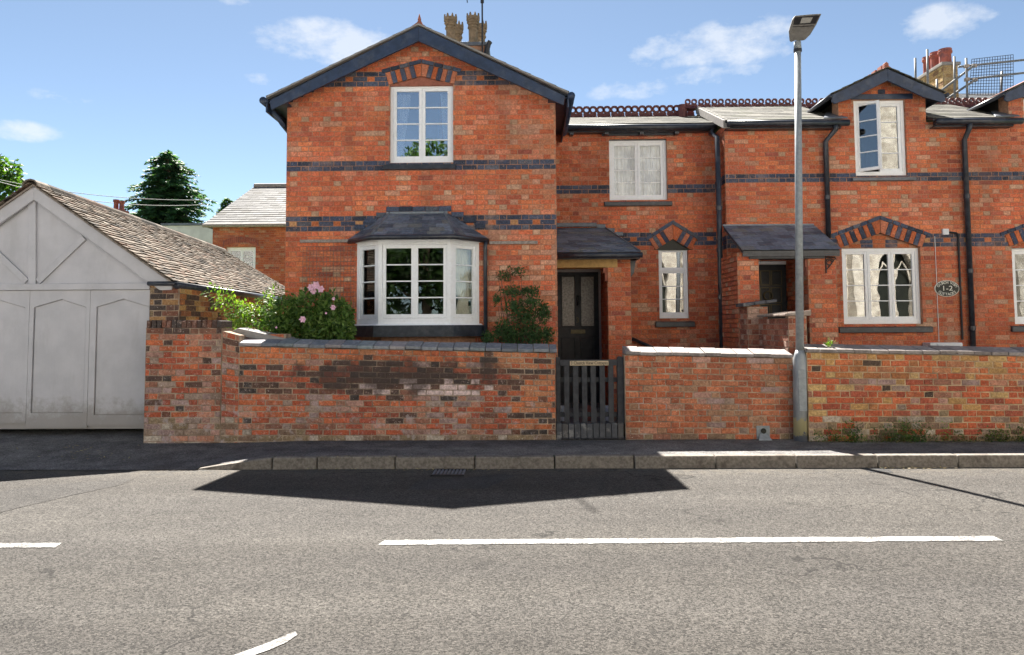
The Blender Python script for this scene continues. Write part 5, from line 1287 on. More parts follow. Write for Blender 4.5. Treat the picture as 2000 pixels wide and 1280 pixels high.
zsh, zap, zbt = UZ(150, 600, YGa), UZ(150, 584, YGa), UZ(150, 807, YGa)
leaf(gx(172), dgx, gx(184), gx(288), gx(238), zsh, zap, UZ(230, 811, YGa), zb_ + .03); leaf(gx(53), gx(172) - .005, gx(61), gx(164), gx(116), zsh, zap, zbt, zb_ + .0)
leaf(gx(-74), gx(53) - .005, gx(-62), gx(44), gx(-8), zsh, zap, zbt, zb_ + .06)
leaf(gx(-200), gx(-74) - .005, gx(-188), gx(-84), gx(-134), zsh, zap, zbt, zb_ + .05)
# brick flank and corner of the garage
gcol = lambda x, z, st, k, rng: (pick(OCHRE + SOOT[:2] + [((.34, .14, .07), 3)], rng), None)
gpx = UX(350, 590, YGa)
wall(gr, 'corner_pier', YGa + .0, dgx + .005, gpx, -.05, egz - .03, .0775, 0, [], lambda x, z, st, k, rng: (pick(MOSS + SOOT + [((.38, .22, .10), 3)], rng), None), 'ochre_brick', 'old_mortar', .3, .006, 120, 60, ch=.007, jit=.004)
wall(gr, 'flank_wall', gpx, YGa + .01, YGe, -.05, egz - .02, .0775, 0, [], gcol, 'ochre_brick', 'ochre_mortar', .23, .006, 121, 240, axis='x', sgn=-1, ch=.006, jit=.004)
MB().box(LX + .12, LX + .3, YGa + .13, YGe, -.05, egz).build('far_flank_wall', 'mortar', gr)
for y, nm in ((YGe - .2, 'end_wall'),):
    MB().prism([(LX + .13, -.05), (gpx - .02, -.05), (gpx - .02, egz), (rgx, rgz - .08), (LX + .13, egz)], y, y + .15).build(nm, 'mortar', gr)
CLAY = [((.115, .088, .066), 4), ((.15, .120, .094), 4), ((.085, .064, .047), 3), ((.20, .168, .135), 1.5), ((.045, .036, .028), 3.5), ((.125, .08, .056), 2)]
gro = MB().hull([(egx, YGa - .06, egz - .03), (egx, YGe, egz - .03), (rgx, YGe, rgz - .03), (rgx, YGa - .06, rgz - .03)], [(egx, YGa - .06, egz - .004), (egx, YGe, egz - .004), (rgx, YGe, rgz - .004), (rgx, YGa - .06, rgz - .004)]).build('roof', 'worn_wood', gr)
slates(gro, (egx + .03, YGa - .11, egz - .02), (egx + .03, YGe, egz - .02), (rgx, YGe, rgz), (rgx, YGa - .11, rgz), .086, .145, 'clay_tile', CLAY, seed=130, n_ind=300, thick=.016, over=.4, name='roof_tile', rest='roof_tiling', deck=False, ragged=.024)
MB().hull([(LX, YGa - .06, egz - .03), (LX, YGe, egz - .03), (rgx, YGe, rgz - .03), (rgx, YGa - .06, rgz - .03)], [(LX, YGa - .06, egz - .004), (LX, YGe, egz - .004), (rgx, YGe, rgz - .004), (rgx, YGa - .06, rgz - .004)]).build('roof_slope', 'worn_wood', gr)
slates(gro, (LX - .03, YGa - .11, egz - .02), (LX - .03, YGe, egz - .02), (rgx, YGe, rgz), (rgx, YGa - .11, rgz), .098, .165, 'clay_tile', CLAY, seed=131, n_ind=0, thick=.013, over=.4, rest='roof_tiling', deck=False, ragged=.010)
rr_ = random.Random(5)
for k in range(24):
    y = YGa - .12 + k * .302; c = pick(CLAY, rr_); mb = MB(); n = 6
    arc = [(rgx + .115 * math.cos(math.pi * i / n), rgz - .045 + .105 * math.sin(math.pi * i / n)) for i in range(n + 1)]
    ins_ = [(rgx + .095 * math.cos(math.pi * i / n), rgz - .045 + .085 * math.sin(math.pi * i / n)) for i in range(n, -1, -1)]
    for i in range(n): mb.prism([arc[i], arc[i + 1], ins_[n - i - 1], ins_[n - i]], y, y + .296, tuple(v * .8 for v in c))
    mb.build('ridge_tile', 'clay_tile', gro)
MB().tube([(egx + .06, YGa - .05, egz - .055), (egx + .06, YGe, egz - .075)], .05, 10).build('gutter', 'black_paint', gr, smooth=True)
MB().tube([(gx(290), YGa - .06, egz - .03), (egx + .05, YGa - .06, egz - .035)], .03, 8).build('gutter_end', 'black_paint', gr, smooth=True)

def _sag(o):                                       # the old garage runs slightly askew and its ridge sags towards the back
    for c in o.children:
        if c.data:
            for v in c.data.vertices:
                k = max(0.0, v.co.y - YGa); v.co.x -= .045 * k; v.co.z -= .026 * k * min(1.2, max(0.0, (v.co.z - egz) / (rgz - egz)))
        _sag(c)
_sag(gr)
# ================================================================== LAMP POST
YLp = YW - .12
lx_, _ = U(1563, 845, YLp); lamp = thing('street_lamp', 'grey steel street lamp post with flaking yellow paint at its foot', 'street lamp', (lx_, YLp, 0))
ztl = UZ(1558, 100, YLp); zsl = UZ(1563, 703, YLp); lean = UX(1558, 100, YLp) - lx_
def Lx(z): return lx_ + lean * z / ztl
MB().tube([(Lx(0), YLp, -.02), (Lx(zsl), YLp, zsl), (Lx(zsl + .06), YLp, zsl + .06), (Lx(zsl + .12), YLp, zsl + .12)], [.084, .084, .070, .052], 20).build('base_sleeve', 'lamp_base', lamp, smooth=True)
MB().tube([(Lx(zsl + .11), YLp, zsl + .11), (Lx(ztl), YLp, ztl)], [.050, .041], 18).build('post', 'galvanised', lamp, smooth=True)
MB().box(Lx(.6) - .05, Lx(.6) + .05, YLp - .090, YLp - .078, .38, .90).build('access_door', 'galvanised', lamp, bevel=.006)
MB().tube([(Lx(ztl), YLp, ztl - .01), (Lx(ztl), YLp, ztl + .025)], .052, 18).build('collar', 'dark_iron', lamp)
zh = UZ(1557, 82, YLp)
MB().tube([(Lx(ztl), YLp, ztl + .02), (Lx(ztl), YLp, zh)], [.048, .044], 18).build('spigot', 'galvanised', lamp, smooth=True)
# lamp head: a flat tapered casting leaning over the road
hp = [(1540.5, 62), (1542, 80), (1545, 83), (1553, 80), (1566, 80), (1572, 79), (1583, 68), (1595, 48), (1605, 27), (1585, 28), (1553, 31), (1548, 38)]
base_y = YLp
def head_pt(px, py, d=0.0):
    t = (82 - py) / 55.0; Y = YLp - .02 - .30 * t       # the head tips forward over the road
    x, z = U(px, py, Y); return Vector((x, Y - .10 * 0 + d, z + d * .55))
front = [head_pt(*p) for p in hp]; backp = [head_pt(px + (1573 - px) * .12, py + (55 - py) * .12, .075) for px, py in hp]
MB().add([tuple(v) for v in front + backp], [tuple(range(len(hp) - 1, -1, -1)), tuple(range(len(hp), 2 * len(hp)))] + [(i, (i + 1) % len(hp), len(hp) + (i + 1) % len(hp), len(hp) + i) for i in range(len(hp))]).build('lamp_head', 'lamp_head', lamp, bevel=.006)
def head_plate(pp, d, name, mat, th=.008):
    a = [head_pt(*p, -d) for p in pp]; b = [head_pt(*p, -d + th) for p in pp]; n = len(pp)
    MB().hull([tuple(v) for v in b], [tuple(v) for v in a]).build(name, mat, lamp)
head_plate([(1562, 46), (1582, 44.5), (1587, 34), (1566, 35)], .006, 'lens', 'lamp_lens')
head_plate([(1549, 49), (1592, 46.5), (1601, 30), (1552, 34)], .0015, 'lens_surround', 'dark_iron', .003)
head_plate([(1548, 52), (1590, 50), (1589, 51.5), (1548, 53.5)], .004, 'seam', 'dark_iron', .004)
# plank leaning in the gap behind the post
a, b = U(1568, 678, YW + .01), U(1576, 720, YW - .02)
tag(MB().hull([(b[0] - .015, YW - .03, b[1]), (b[0] + .015, YW - .03, b[1]), (b[0] + .015, YW - .012, b[1]), (b[0] - .015, YW - .012, b[1])], [(a[0] - .015, YW - .03, a[1]), (a[0] + .015, YW - .03, a[1]), (a[0] + .015, YW - .012, a[1]), (a[0] - .015, YW - .012, a[1])]).build('wooden_strip', 'worn_wood', None), 'short pale wooden strip hanging on the wall beside the lamp post', 'strip')
# galvanised drain outlet at the foot of the middle wall
r = RECT(1478, 832, 1504, 858, YW - .02); do = thing('drain_outlet', 'galvanised drain spout at the foot of the wall left of the lamp', 'drain', ((r[0] + r[1]) / 2, YW, 0))
MB().box(r[0], r[1], YW - .018, YW - .006, r[2], r[3]).build('plate', 'galvanised', do, bevel=.003)
cx_, cz_ = (r[0] + r[1]) / 2, r[2] + .62 * (r[3] - r[2])
MB().tube([(cx_, YW - .019, cz_), (cx_, YW - .035, cz_)], .034, 14).build('pipe_mouth', 'plaque_black', do)
MB().hull([(cx_ - .04, YW - .02, cz_ - .03), (cx_ + .04, YW - .02, cz_ - .03), (cx_ + .04, YW - .018, cz_ - .04), (cx_ - .04, YW - .018, cz_ - .04)], [(cx_ - .09, YW - .11, .0), (cx_ + .09, YW - .11, .0), (cx_ + .09, YW - .10, -.02), (cx_ - .09, YW - .10, -.02)]).build('apron', 'galvanised', do)
# gully grate in the gutter
gp2 = ground_poly([(845, 931), (903, 931), (908, 920), (852, 920)], .006); gg = thing('drain_grate', 'black iron gully grate set in the road at the kerb', 'drain', gp2[0])
A_, B_, C_, D_ = [Vector(p) for p in gp2]
MB().add([tuple(p) for p in (A_, B_, C_, D_)], [(0, 1, 2, 3)]).build('pit', 'plaque_black', gg)
for k in range(9):
    t = k / 8; p, q = A_.lerp(B_, t), D_.lerp(C_, t); w = .011
    MB().hull([(p.x - w, p.y, p.z), (p.x + w, p.y, p.z), (q.x + w, q.y, q.z), (q.x - w, q.y, q.z)], [(p.x - w, p.y, p.z + .012), (p.x + w, p.y, p.z + .012), (q.x + w, q.y, q.z + .012), (q.x - w, q.y, q.z + .012)]).build('bar', 'lead', gg)
for p, q in ((A_, B_), (D_, C_)): MB().hull([(p.x - .02, p.y - .015, p.z), (q.x + .02, q.y - .015, q.z), (q.x + .02, q.y + .015, q.z), (p.x - .02, p.y + .015, p.z)], [(p.x - .02, p.y - .015, p.z + .014), (q.x + .02, q.y - .015, q.z + .014), (q.x + .02, q.y + .015, q.z + .014), (p.x - .02, p.y + .015, p.z + .014)]).build('frame', 'dark_iron', gg)
# repaired strips of road surface and one small dark wedge
def patch(pix, name='road_patch', mat='patch_asphalt', z=.003):
    P = ground_poly(pix, z); n = len(P); MB().add([tuple(p) for p in P], [tuple(range(n))]).build(name, mat, None, kind='structure')
patch([(-40, 968), (70, 950), (180, 941), (262, 936), (235, 948), (150, 966), (40, 992), (-40, 1012)], mat='trench_asphalt')
patch([(795, 958), (950, 955), (1005, 930), (985, 926), (905, 934), (845, 936), (812, 942)])
patch([(1672, 911.8), (1700, 923), (1745, 924), (1738, 918), (1690, 911.8)])  # small darker wedge on the road next to the kerb
# ================================================================== PLANTS
def leaf_quad(mb, p, d, n, L, W, c):
    d = d.normalized(); s = d.cross(n)
    if s.length < 1e-4: s = Vector((1, 0, 0))
    s.normalize(); up = s.cross(d)
    mb.add([p, p + d * L * .45 + s * W - up * W * .25, p + d * L, p + d * L * .45 - s * W - up * W * .25, p + d * L * .5 + up * W * .15], [(0, 1, 4), (1, 2, 4), (2, 3, 4), (3, 0, 4)], c)
def rvec(r):
    while True:
        v = Vector((r.uniform(-1, 1), r.uniform(-1, 1), r.uniform(-1, 1)))
        if .05 < v.length < 1: return v.normalized()
def leafc(tab, r): return pick(tab, r)
GREENS = [((.095, .175, .038), 4), ((.135, .225, .055), 4), ((.06, .12, .03), 3), ((.20, .29, .08), 3)]
DARKG = [((.045, .095, .036), 4), ((.065, .125, .045), 4), ((.085, .15, .055), 2)]
BRIGHT = [((.14, .22, .035), 3), ((.10, .18, .03), 3), ((.19, .25, .05), 2)]
SPRUCE = [((.055, .125, .065), 4), ((.075, .16, .08), 3), ((.04, .09, .05), 3), ((.11, .20, .08), 1.5)]
def foliage_blob(mb, lobes, n, L, tab, seed, inner=.35, droop=.2):
    r = random.Random(seed); tot = sum(l[3] * l[4] * l[5] for l in lobes)
    for (cx, cy, cz, rx, ry, rz) in lobes:
        for _ in range(int(n * rx * ry * rz / tot)):
            v = rvec(r); k = inner + (1 - inner) * r.random() ** .5
            k *= 1 + .28 * mnoise.noise(Vector((v.x * 2.3 + cx, v.y * 2.3, v.z * 2.3 + cz)))
            p = Vector((cx + v.x * rx * k, cy + v.y * ry * k, cz + v.z * rz * k))
            d = (v * .7 + rvec(r) * .9 + Vector((0, 0, -droop))); l = L * r.uniform(.45, 1.55)
            leaf_quad(mb, p, d, rvec(r) + Vector((0, -.3, .8)), l, l * .28, leafc(tab, r))
YR = 10.35
def at(px, py, Y): x, z = U(px, py, Y); return Vector((x, Y, z))
# rose bush
bush = thing('rose_bush', 'dense green rose bush with pink flowers behind the wall left of the bay', 'bush', (at(605, 650, YR).x, YR, .06))
lob = []
for (px, py, rx, ry) in ((560, 615, 40, 38), (605, 605, 45, 40), (645, 615, 40, 42), (580, 645, 55, 40), (640, 650, 48, 38), (535, 650, 28, 35), (600, 690, 80, 40), (668, 635, 20, 35)):
    c = at(px, py, YR); k = 10.35 / 1444; lob.append((c.x, YR + .02, c.z, rx * k, .30, ry * k))
mb = MB(); foliage_blob(mb, lob, 9500, .060, GREENS, 1, .45); mb.build('foliage', 'leaf', bush)
sb = MB(); sr2 = random.Random(2)
for i in range(14):
    a = Vector((bush.location.x + sr2.uniform(-.25, .25), YR + sr2.uniform(-.1, .1), .03)); e = at(sr2.uniform(540, 670), sr2.uniform(580, 640), YR); m = a.lerp(e, .5) + Vector((0, 0, .15)); sb.tube([a, m, e], [.012, .008, .004], 5)
sb.build('stems', 'bark', bush)
def flower(p, s, parent, seed):
    r = random.Random(seed); mb = MB()
    for ring, (n, tilt, ln) in enumerate(((6, .25, 1.0), (5, .8, .8), (4, 1.25, .6))):
        for k in range(n):
            a = 2 * math.pi * k / n + ring * .5; o = Vector((math.cos(a), -.4 - .6 * tilt, math.sin(a))).normalized()
            leaf_quad(mb, p, o, Vector((0, -1, .2)), s * ln * r.uniform(.85, 1.1), s * ln * .42, None)
    mb.build('flower', 'petal', parent)
for i, (px, py, s) in enumerate(((608, 562, .065), (618, 558, .07), (627, 565, .06), (613, 570, .055), (651, 601, .05), (592, 624, .055), (652, 584, .03), (637, 612, .022), (540, 640, .02))):
    flower(at(px, py, YR - .33 if py > 575 else YR - .1), s, bush, i)
# light green arching shrub at the garage
Yw = 10.5
wis = thing('arching_shrub', 'bright yellow-green arching shrub in front of the garage flank', 'shrub', (at(500, 660, Yw).x, Yw, .05)); mb = MB(); stm = MB(); r = random.Random(6)
tips = [((505, 640), (440, 590), (408, 566)), ((505, 640), (455, 605), (425, 590)), ((505, 640), (470, 610), (440, 575)), ((510, 645), (480, 620), (450, 628)), ((515, 640), (500, 600), (470, 600)), ((520, 640), (525, 600), (512, 580)), ((515, 640), (530, 590), (545, 565)), ((500, 645), (470, 635), (445, 645)), ((520, 650), (505, 620), (490, 600)), ((512, 650), (490, 630), (470, 620)), ((525, 650), (520, 620), (535, 590))]
for (a, m, e) in tips:
    A, Mi, E_ = at(*a, Yw), at(*m, Yw - r.uniform(0, .15)), at(*e, Yw - r.uniform(-.1, .3)); prev = None; path = []
    for k in range(15):
        t = k / 14; p = A * (1 - t) ** 2 + Mi * 2 * t * (1 - t) + E_ * t * t; path.append(p)
        if k > 2:
            dd = (p - path[-2]).normalized()
            for s in (-1, 1):
                sd = (Vector((dd.z, r.uniform(-.6, .3), -dd.x)) * s + dd * .5)
                for q in range(4):
                    pp = p + sd.normalized() * .03 * q * 1.1; leaf_quad(mb, pp, sd + rvec(r) * .6 + Vector((0, -.3, -.25)), Vector((0, -.5, 1)) + rvec(r) * .4, r.uniform(.045, .085), .016, pick(BRIGHT, r))
    stm.tube(path, [.008 * (1 - .06 * k) for k in range(15)], 5)
root = at(508, 655, Yw); stm.tube([(root.x, Yw, .0), root], .012, 6)
mb.build('foliage', 'leaf', wis); stm.build('stems', 'bark', wis)
# wispy dark shrub right of the bay
Ys = 10.85
shr = thing('climbing_shrub', 'wispy dark green shrub against the wall between bay and door', 'shrub', (at(1015, 670, Ys).x, Ys, .06)); mb = MB(); stm = MB(); r = random.Random(16)
cl = [(1000, 655, 34, 22, 420), (1045, 655, 30, 22, 420), (1030, 620, 34, 24, 330), (1062, 610, 14, 22, 170), (985, 640, 24, 20, 170), (1005, 600, 24, 20, 170), (1000, 570, 30, 14, 130), (1035, 568, 20, 10, 110), (985, 540, 20, 10, 60), (1010, 530, 24, 12, 60), (970, 585, 10, 12, 50), (1040, 590, 18, 14, 110), (955, 660, 16, 14, 120), (1070, 655, 12, 20, 120), (1010, 690, 60, 20, 300)]
rootp = Vector((at(1012, 670, Ys).x, Ys, .04))
for (px, py, rx, ry, n) in cl:
    c = at(px, py, Ys + (.15 if py < 580 else 0)); k = Ys / 1444
    for _ in range(int(n * 1.6)):
        v = rvec(r) * (r.random() ** .6); p = Vector((c.x + v.x * rx * k, c.y + v.y * .16, c.z + v.z * ry * k))
        leaf_quad(mb, p, rvec(r) + Vector((0, -.2, .1)), rvec(r) + Vector((0, -.5, .6)), r.uniform(.035, .07), .013, pick(DARKG + ([((.16, .10, .06), 4)] if py < 560 else []), r))
    for _ in range(3):
        e = c + Vector((r.uniform(-rx, rx) * k * .8, 0, r.uniform(-ry, ry) * k * .8)); stm.tube([rootp, rootp.lerp(e, .55) + Vector((r.uniform(-.08, .08), -.03, .05)), e], [.010, .007, .003], 5)
mb.build('foliage', 'leaf', shr); stm.build('stems', 'bark', shr)
# weeds along the foot of the right wall
mb = MB(); r = random.Random(33)
def weed_z(x, y): return pave_z(x, y)
for _ in range(90):
    px = r.choice([r.gauss(1640, 30), r.gauss(1730, 18), r.gauss(1770, 14), r.gauss(1850, 40), r.gauss(1930, 28), r.gauss(1975, 20), r.uniform(1590, 2050)]); x = UX(px, 855, YW); y = YR3 - r.uniform(.01, .10); z0 = weed_z(x, y)
    tall = r.choice([.05, .08, .10, .16, .24]) * r.uniform(.7, 1.2); tab = r.choice([GREENS, DARKG, DARKG, [((.20, .16, .07), 1), ((.10, .11, .04), 2)]])
    for _k in range(int(10 + tall * 130)):
        p = Vector((x + r.gauss(0, .045), y + r.uniform(-.05, .03), z0 + tall * r.random())); leaf_quad(mb, p, rvec(r) + Vector((0, -.2, .6)), rvec(r), r.uniform(.018, .045), .008, pick(tab, r))
for _ in range(520):                               # dry grass blades lying at the wall foot
    x = UX(r.uniform(1580, 2050), 858, YW); y = YR3 - abs(r.gauss(.05, .06)); p = Vector((x, y, weed_z(x, y) + .006)); leaf_quad(mb, p, Vector((r.uniform(-1, 1), r.uniform(-.6, .2), r.uniform(0, .45))), Vector((0, 0, 1)), r.uniform(.04, .14), .0035, pick([((.40, .32, .19), 2), ((.30, .22, .12), 1), ((.12, .14, .05), 1)], r))
for _ in range(260):                               # litter in the gutter and on the drive
    px, py = r.choice([(r.uniform(600, 900), 915), (r.gauss(1780, 40), 914), (r.gauss(880, 40), 918), (r.gauss(170, 40), r.uniform(866, 884)), (r.gauss(110, 70), 838)])
    x, y = G(px, py + r.uniform(-1.5, 1.5), -.12 if py > 900 else .0); z = (road_z(y) if y < YK else pave_z(x, y)); leaf_quad(mb, Vector((x, y, z + .008)), Vector((r.uniform(-1, 1), r.uniform(-.5, .5), .05)), Vector((0, 0, 1)), r.uniform(.02, .06), .007, pick([((.42, .33, .20), 2), ((.30, .22, .12), 2), ((.07, .10, .03), .5)], r))
tag(mb.build('weeds', 'leaf', None), 'straggly weeds and dry grass along the foot of the walls and kerb', 'weeds', kind='stuff')
# one dead forked weed stalk
dw = MB(); YWd = YR3; b0 = Vector((UX(1683, 858, YWd - .06), YWd - .06, 0.0)); tp_ = at(1694, 826, YWd - .06)
dw.tube([b0, tp_], [.005, .004], 5)
for q in ((1678, 850), (1683, 845), (1700, 834), (1690, 858)): dw.tube([tp_, at(*q, YWd - .09)], [.004, .002], 5)
tag(dw.build('dead_weed', 'dry_stalk', None), 'dead pale forked weed stalk at the foot of the right wall', 'weed')
b1 = Vector((UX(1643, 858, YWd - .05), YWd - .05, 0)); tag(MB().tube([b1, at(1643, 826, YWd - .05), at(1648, 820, YWd - .05)], [.004, .003, .002], 5).build('dead_weed', 'dry_stalk', None), 'single thin dry stem by the right wall close to the lamp', 'weed')
mb = MB(); r = random.Random(40); base = at(1619, 676, YR3 + .12)
for _ in range(60): leaf_quad(mb, base + Vector((r.gauss(0, .02), r.uniform(-.03, .03), abs(r.gauss(0, .045)) - .01)), rvec(r) + Vector((0, 0, .6)), rvec(r), r.uniform(.03, .06), .008, pick(BRIGHT + [((.3, .25, .12), 1)], r))
tag(mb.build('wall_weed', 'leaf', None), 'little green weed growing on top of the right wall coping', 'weed')

# ================================================================== BACKGROUND
YH = 24.0
bh = thing('brick_house', 'red brick house with pale slate hipped roof behind the garage', 'house', (UX(490, 500, YH), YH, 0))
bx0, bx1 = UX(415, 480, YH), UX(640, 480, YH); bze = UZ(480, 441, YH)
bwr = RECT(441, 483, 499, 530, YH)
wall(bh, 'wall', YH, bx0, bx1, 0, bze, .075, 0, [bwr], house_colour(None, None, tint=.80), seed=140, n_ind=0, proud=.008)
MB().box(bx0, bx0 + .3, YH + .3, YH + 6, 0, bze).build('side_wall', 'mortar', bh)
window(bh, bwr, YH, 2, 3, recess=.1, arch_rise=.10, fr=.07, cas=.05, bar=.022, glass='glass')
for k in range(17):
    t = (k + .5) / 17; x = bwr[0] - .1 + (bwr[1] - bwr[0] + .2) * t; z = bwr[3] + .13 * (1 - (2 * t - 1) ** 2) + .02; MB().box(x - .024, x + .024, YH - .02, YH + .02, z, z + .2).build('arch_brick', 'red_pot', bh)
he = [Vector((bx0 - .2, YH - .25, bze)), Vector((bx1, YH - .25, bze)), Vector((bx1, YH + 3, UZ(560, 366, YH + 3))), Vector((UX(497, 366, YH + 3), YH + 3, UZ(497, 366, YH + 3)))]
HR = MB().hull([tuple(v - Vector((0, 0, .06))) for v in he], [tuple(v) for v in he]).build('roof', 'pale_coping', bh)
slates(HR, he[0], he[1], he[2], he[3], .21, .30, 'pale_slate', [((.095, .092, .093), 4), ((.12, .118, .118), 3), ((.070, .068, .066), 2), ((.04, .035, .03), .9)], seed=141, n_ind=300, deck=False, thick=.016, ragged=.012)
hl = [(bx0 - .2, YH - .25, bze), tuple(he[3]), (bx0 - .2, YH + 6.2, bze)]
MB().add([*hl, *[(x, y, z - .05) for x, y, z in hl]], [(0, 1, 2), (5, 4, 3), (0, 2, 5, 3)]).build('hip_slope', 'pale_coping', bh)
MB().tube([(bx0 - .2, YH - .30, bze - .03), (bx1, YH - .30, bze - .03)], .06, 8).build('gutter', 'worn_wood', bh)
MB().tube([tuple(he[3] + Vector((0, 0, .04))), tuple(he[2] + Vector((0, 0, .04)))], .10, 8).build('ridge', 'worn_wood', bh)
YO = 27.0
ob = thing('outbuilding', 'pale rendered outbuilding with a flat dark coping behind the garage roof', 'outbuilding', (UX(370, 460, YO), YO, 0))
r_ = RECT(318, 441, 425, 520, YO); MB().box(r_[0], r_[1], YO, YO + 3, 0, r_[3]).build('wall', 'cream_render', ob); MB().box(r_[0] - .06, r_[1] + .06, YO - .06, YO + 3.06, r_[3], r_[3] + .09).build('coping', 'lead', ob)
YCp = 30.0
cs = thing('chimney_stack', 'small red twin-pot chimney peeping over the garage ridge', 'chimney', (UX(225, 410, YCp), YCp, 0))
r_ = RECT(213, 409, 237, 440, YCp); MB().box(r_[0], r_[1], YCp, YCp + .6, 0, r_[3]).build('stack', 'red_pot', cs)
for px in (219, 230): z = UZ(px, 388 if px < 225 else 391, YCp); MB().lathe(UX(px, 400, YCp), YCp + .3, [(.10, r_[3] - .01), (.09, z - .12), (.12, z - .1), (.12, z), (.08, z)], 10).build('chimney_pot', 'red_pot', cs)
# overhead cables
for i, (a, b) in enumerate((((-60, 338), (400, 391)), ((-60, 338), (400, 400)))):
    A, B = at(a[0], a[1], 33), at(b[0], b[1], 33 + 2 * i); pts = [A.lerp(B, k / 16) + Vector((0, 0, -.35 * 4 * (k / 16) * (1 - k / 16) * (1 + .5 * i))) for k in range(17)]
    tag(MB().tube(pts, .016, 5).build('overhead_cable', 'frame_paint', None), ('upper of two thin overhead cables crossing in front of the conifer', 'lower of two thin overhead cables crossing in front of the conifer')[i], 'cable')
# conifer
def conifer(px, top, bot, halfw, Y, label, seed, tab=SPRUCE, n_lev=30, name='conifer_tree', dens=1.0):
    r = random.Random(seed); tp0 = at(px, top, Y); cxx = tp0.x; H = tp0.z; zb = UZ(px, bot, Y); hw = halfw * Y / 1444
    t = thing(name, label, 'tree', (cxx, Y, 0)); MB().tube([(cxx, Y, 0), (cxx + .05, Y, H * .6), (cxx, Y, H - .1)], [.22, .12, .02], 8).build('trunk', 'bark', t)
    mb = MB(); br = MB()
    for lv in range(n_lev):
        f = lv / (n_lev - 1); z = H - .15 - (H - zb) * f
        R = hw * (f ** .54) * r.uniform(.70, 1.20) + .10; nb = int(5 + 9 * f)
        for k in range(nb):
            a = 2 * math.pi * (k + r.random()) / nb; Rr = R * r.uniform(.68, 1.12); o = Vector((math.cos(a), math.sin(a), 0)); s = Vector((-o.y, o.x, 0))
            path = [Vector((cxx, Y, z)) + o * Rr * u + Vector((0, 0, Rr * (.20 * u - .42 * u * u + .10 * u ** 4))) for u in (0, .25, .5, .75, 1)]
            br.tube(path, [.03, .022, .016, .01, .004], 4)
            m = int(Rr * 34 * dens) + 6
            for j in range(m):
                u = .12 + .88 * (j + r.random()) / m; i0 = min(3, int(u * 4)); p = path[i0].lerp(path[i0 + 1], u * 4 - i0)
                side = r.choice((-1, 1)); d = o * .6 + s * side * r.uniform(.3, 1.1) + Vector((0, 0, r.uniform(-.75, .15))); l = r.uniform(.18, .46) * (.6 + .5 * (1 - u))
                leaf_quad(mb, p, d, Vector((0, 0, 1)) + rvec(r) * .5, l, l * .20, pick(tab, r))
    mb.build('crown', 'leaf', t); br.build('branches', 'bark', t); return t
conifer(329, 291, 500, 118, 38, 'tall dark green conifer standing behind the garage', 3, n_lev=38, dens=1.5)
conifer(445, 384, 445, 34, 52, 'small dark pine top left of the hipped slate roof', 4, DARKG, 16, 'pine_tree', .6)
def broadleaf(cx, cy, H, R, label, seed, tab, n, L, lobes=9, name='broadleaf_tree', trunk=.25, base=.4):
    r = random.Random(seed); t = thing(name, label, 'tree', (cx, cy, 0)); tk = MB(); tk.tube([(cx, cy, -.1), (cx + .1, cy, H * .35), (cx - .05, cy, H * .7)], [trunk, trunk * .7, trunk * .25], 8); mb = MB(); lb = []
    for k in range(lobes):
        a = r.uniform(0, 6.28); rr2 = R * r.uniform(.15, .62); z = H * base + (H * (1 - base)) * r.uniform(.08, .82); s = R * r.uniform(.36, .56); lb.append((cx + rr2 * math.cos(a), cy + rr2 * math.sin(a), z, s, s, s * .8))
        tk.tube([(cx, cy, H * .35), (cx + rr2 * .5 * math.cos(a), cy + rr2 * .5 * math.sin(a), z * .8), lb[-1][:3]], [trunk * .4, trunk * .22, .02], 5)
    lb.append((cx, cy, H - R * .4, R * .45, R * .45, R * .4)); foliage_blob(mb, lb, n, L, tab, seed + 1, .5)
    tk.build('trunk', 'bark', t); mb.build('crown', 'leaf', t); return t
c = at(-10, 370, 34)
broadleaf(c.x - .9, 34, UZ(0, 302, 34) + .3, 2.6, 'bright green broadleaf tree rising behind the garage at the left edge', 8, [((.10, .18, .03), 3), ((.075, .14, .028), 3), ((.05, .10, .02), 2)], 16000, .26, 16)

# ================================================================== CHIMNEY, SCAFFOLD AND ROOF BEHIND THE TERRACE
YX = 16.0
tc_ = thing('chimney_stack', 'buff brick chimney with red pots behind the terrace roof', 'chimney', (UX(1858, 180, YX), YX, 4))
cx0, cx1 = UX(1843, 150, YX), UX(1871, 150, YX); cz1 = UZ(1858, 128, YX); cyb = YX + 1.1
bcol = lambda x, z, st, k, rng: (pick([((.50, .36, .17), 4), ((.42, .28, .13), 3), ((.30, .18, .10), 2), ((.56, .43, .24), 2)], rng), None)
wall(tc_, 'stack', YX, cx0, cx1, 4.6, cz1, .075, 0, [], bcol, 'ochre_brick', 'ochre_mortar', cyb - YX, .008, 150, 120)
wall(tc_, 'stack_side', cx0, YX + .01, cyb, 4.6, cz1, .075, 0, [], bcol, 'ochre_brick', 'ochre_mortar', .1, .008, 151, 120, axis='x', sgn=1)
MB().box(cx0 - .05, cx1 + .05, YX - .05, cyb + .05, cz1, cz1 + .07).build('cap', 'pale_coping', tc_, bevel=.01)
for i, (yy3, tp3, rad) in enumerate(((YX + .18, 97, .135), (YX + .55, 103, .115), (YX + .9, 112, .10))):
    xx3 = (cx0 + cx1) / 2; z = UZ(1850, tp3, yy3); b = cz1 + .06; MB().lathe(xx3, yy3, [(rad * 1.05, b), (rad * .92, b + .06), (rad * .88, z - .12), (rad * 1.08, z - .09), (rad * 1.08, z - .05), (rad * .98, z - .04), (rad * 1.02, z), (rad * .7, z)], 14).build('chimney_pot', 'red_pot', tc_, smooth=False)
YS = 15.4
scf = thing('scaffold', 'galvanised scaffold tubes with mesh guard around the terrace chimney', 'scaffold', (UX(1887, 190, YS), YS, 5))
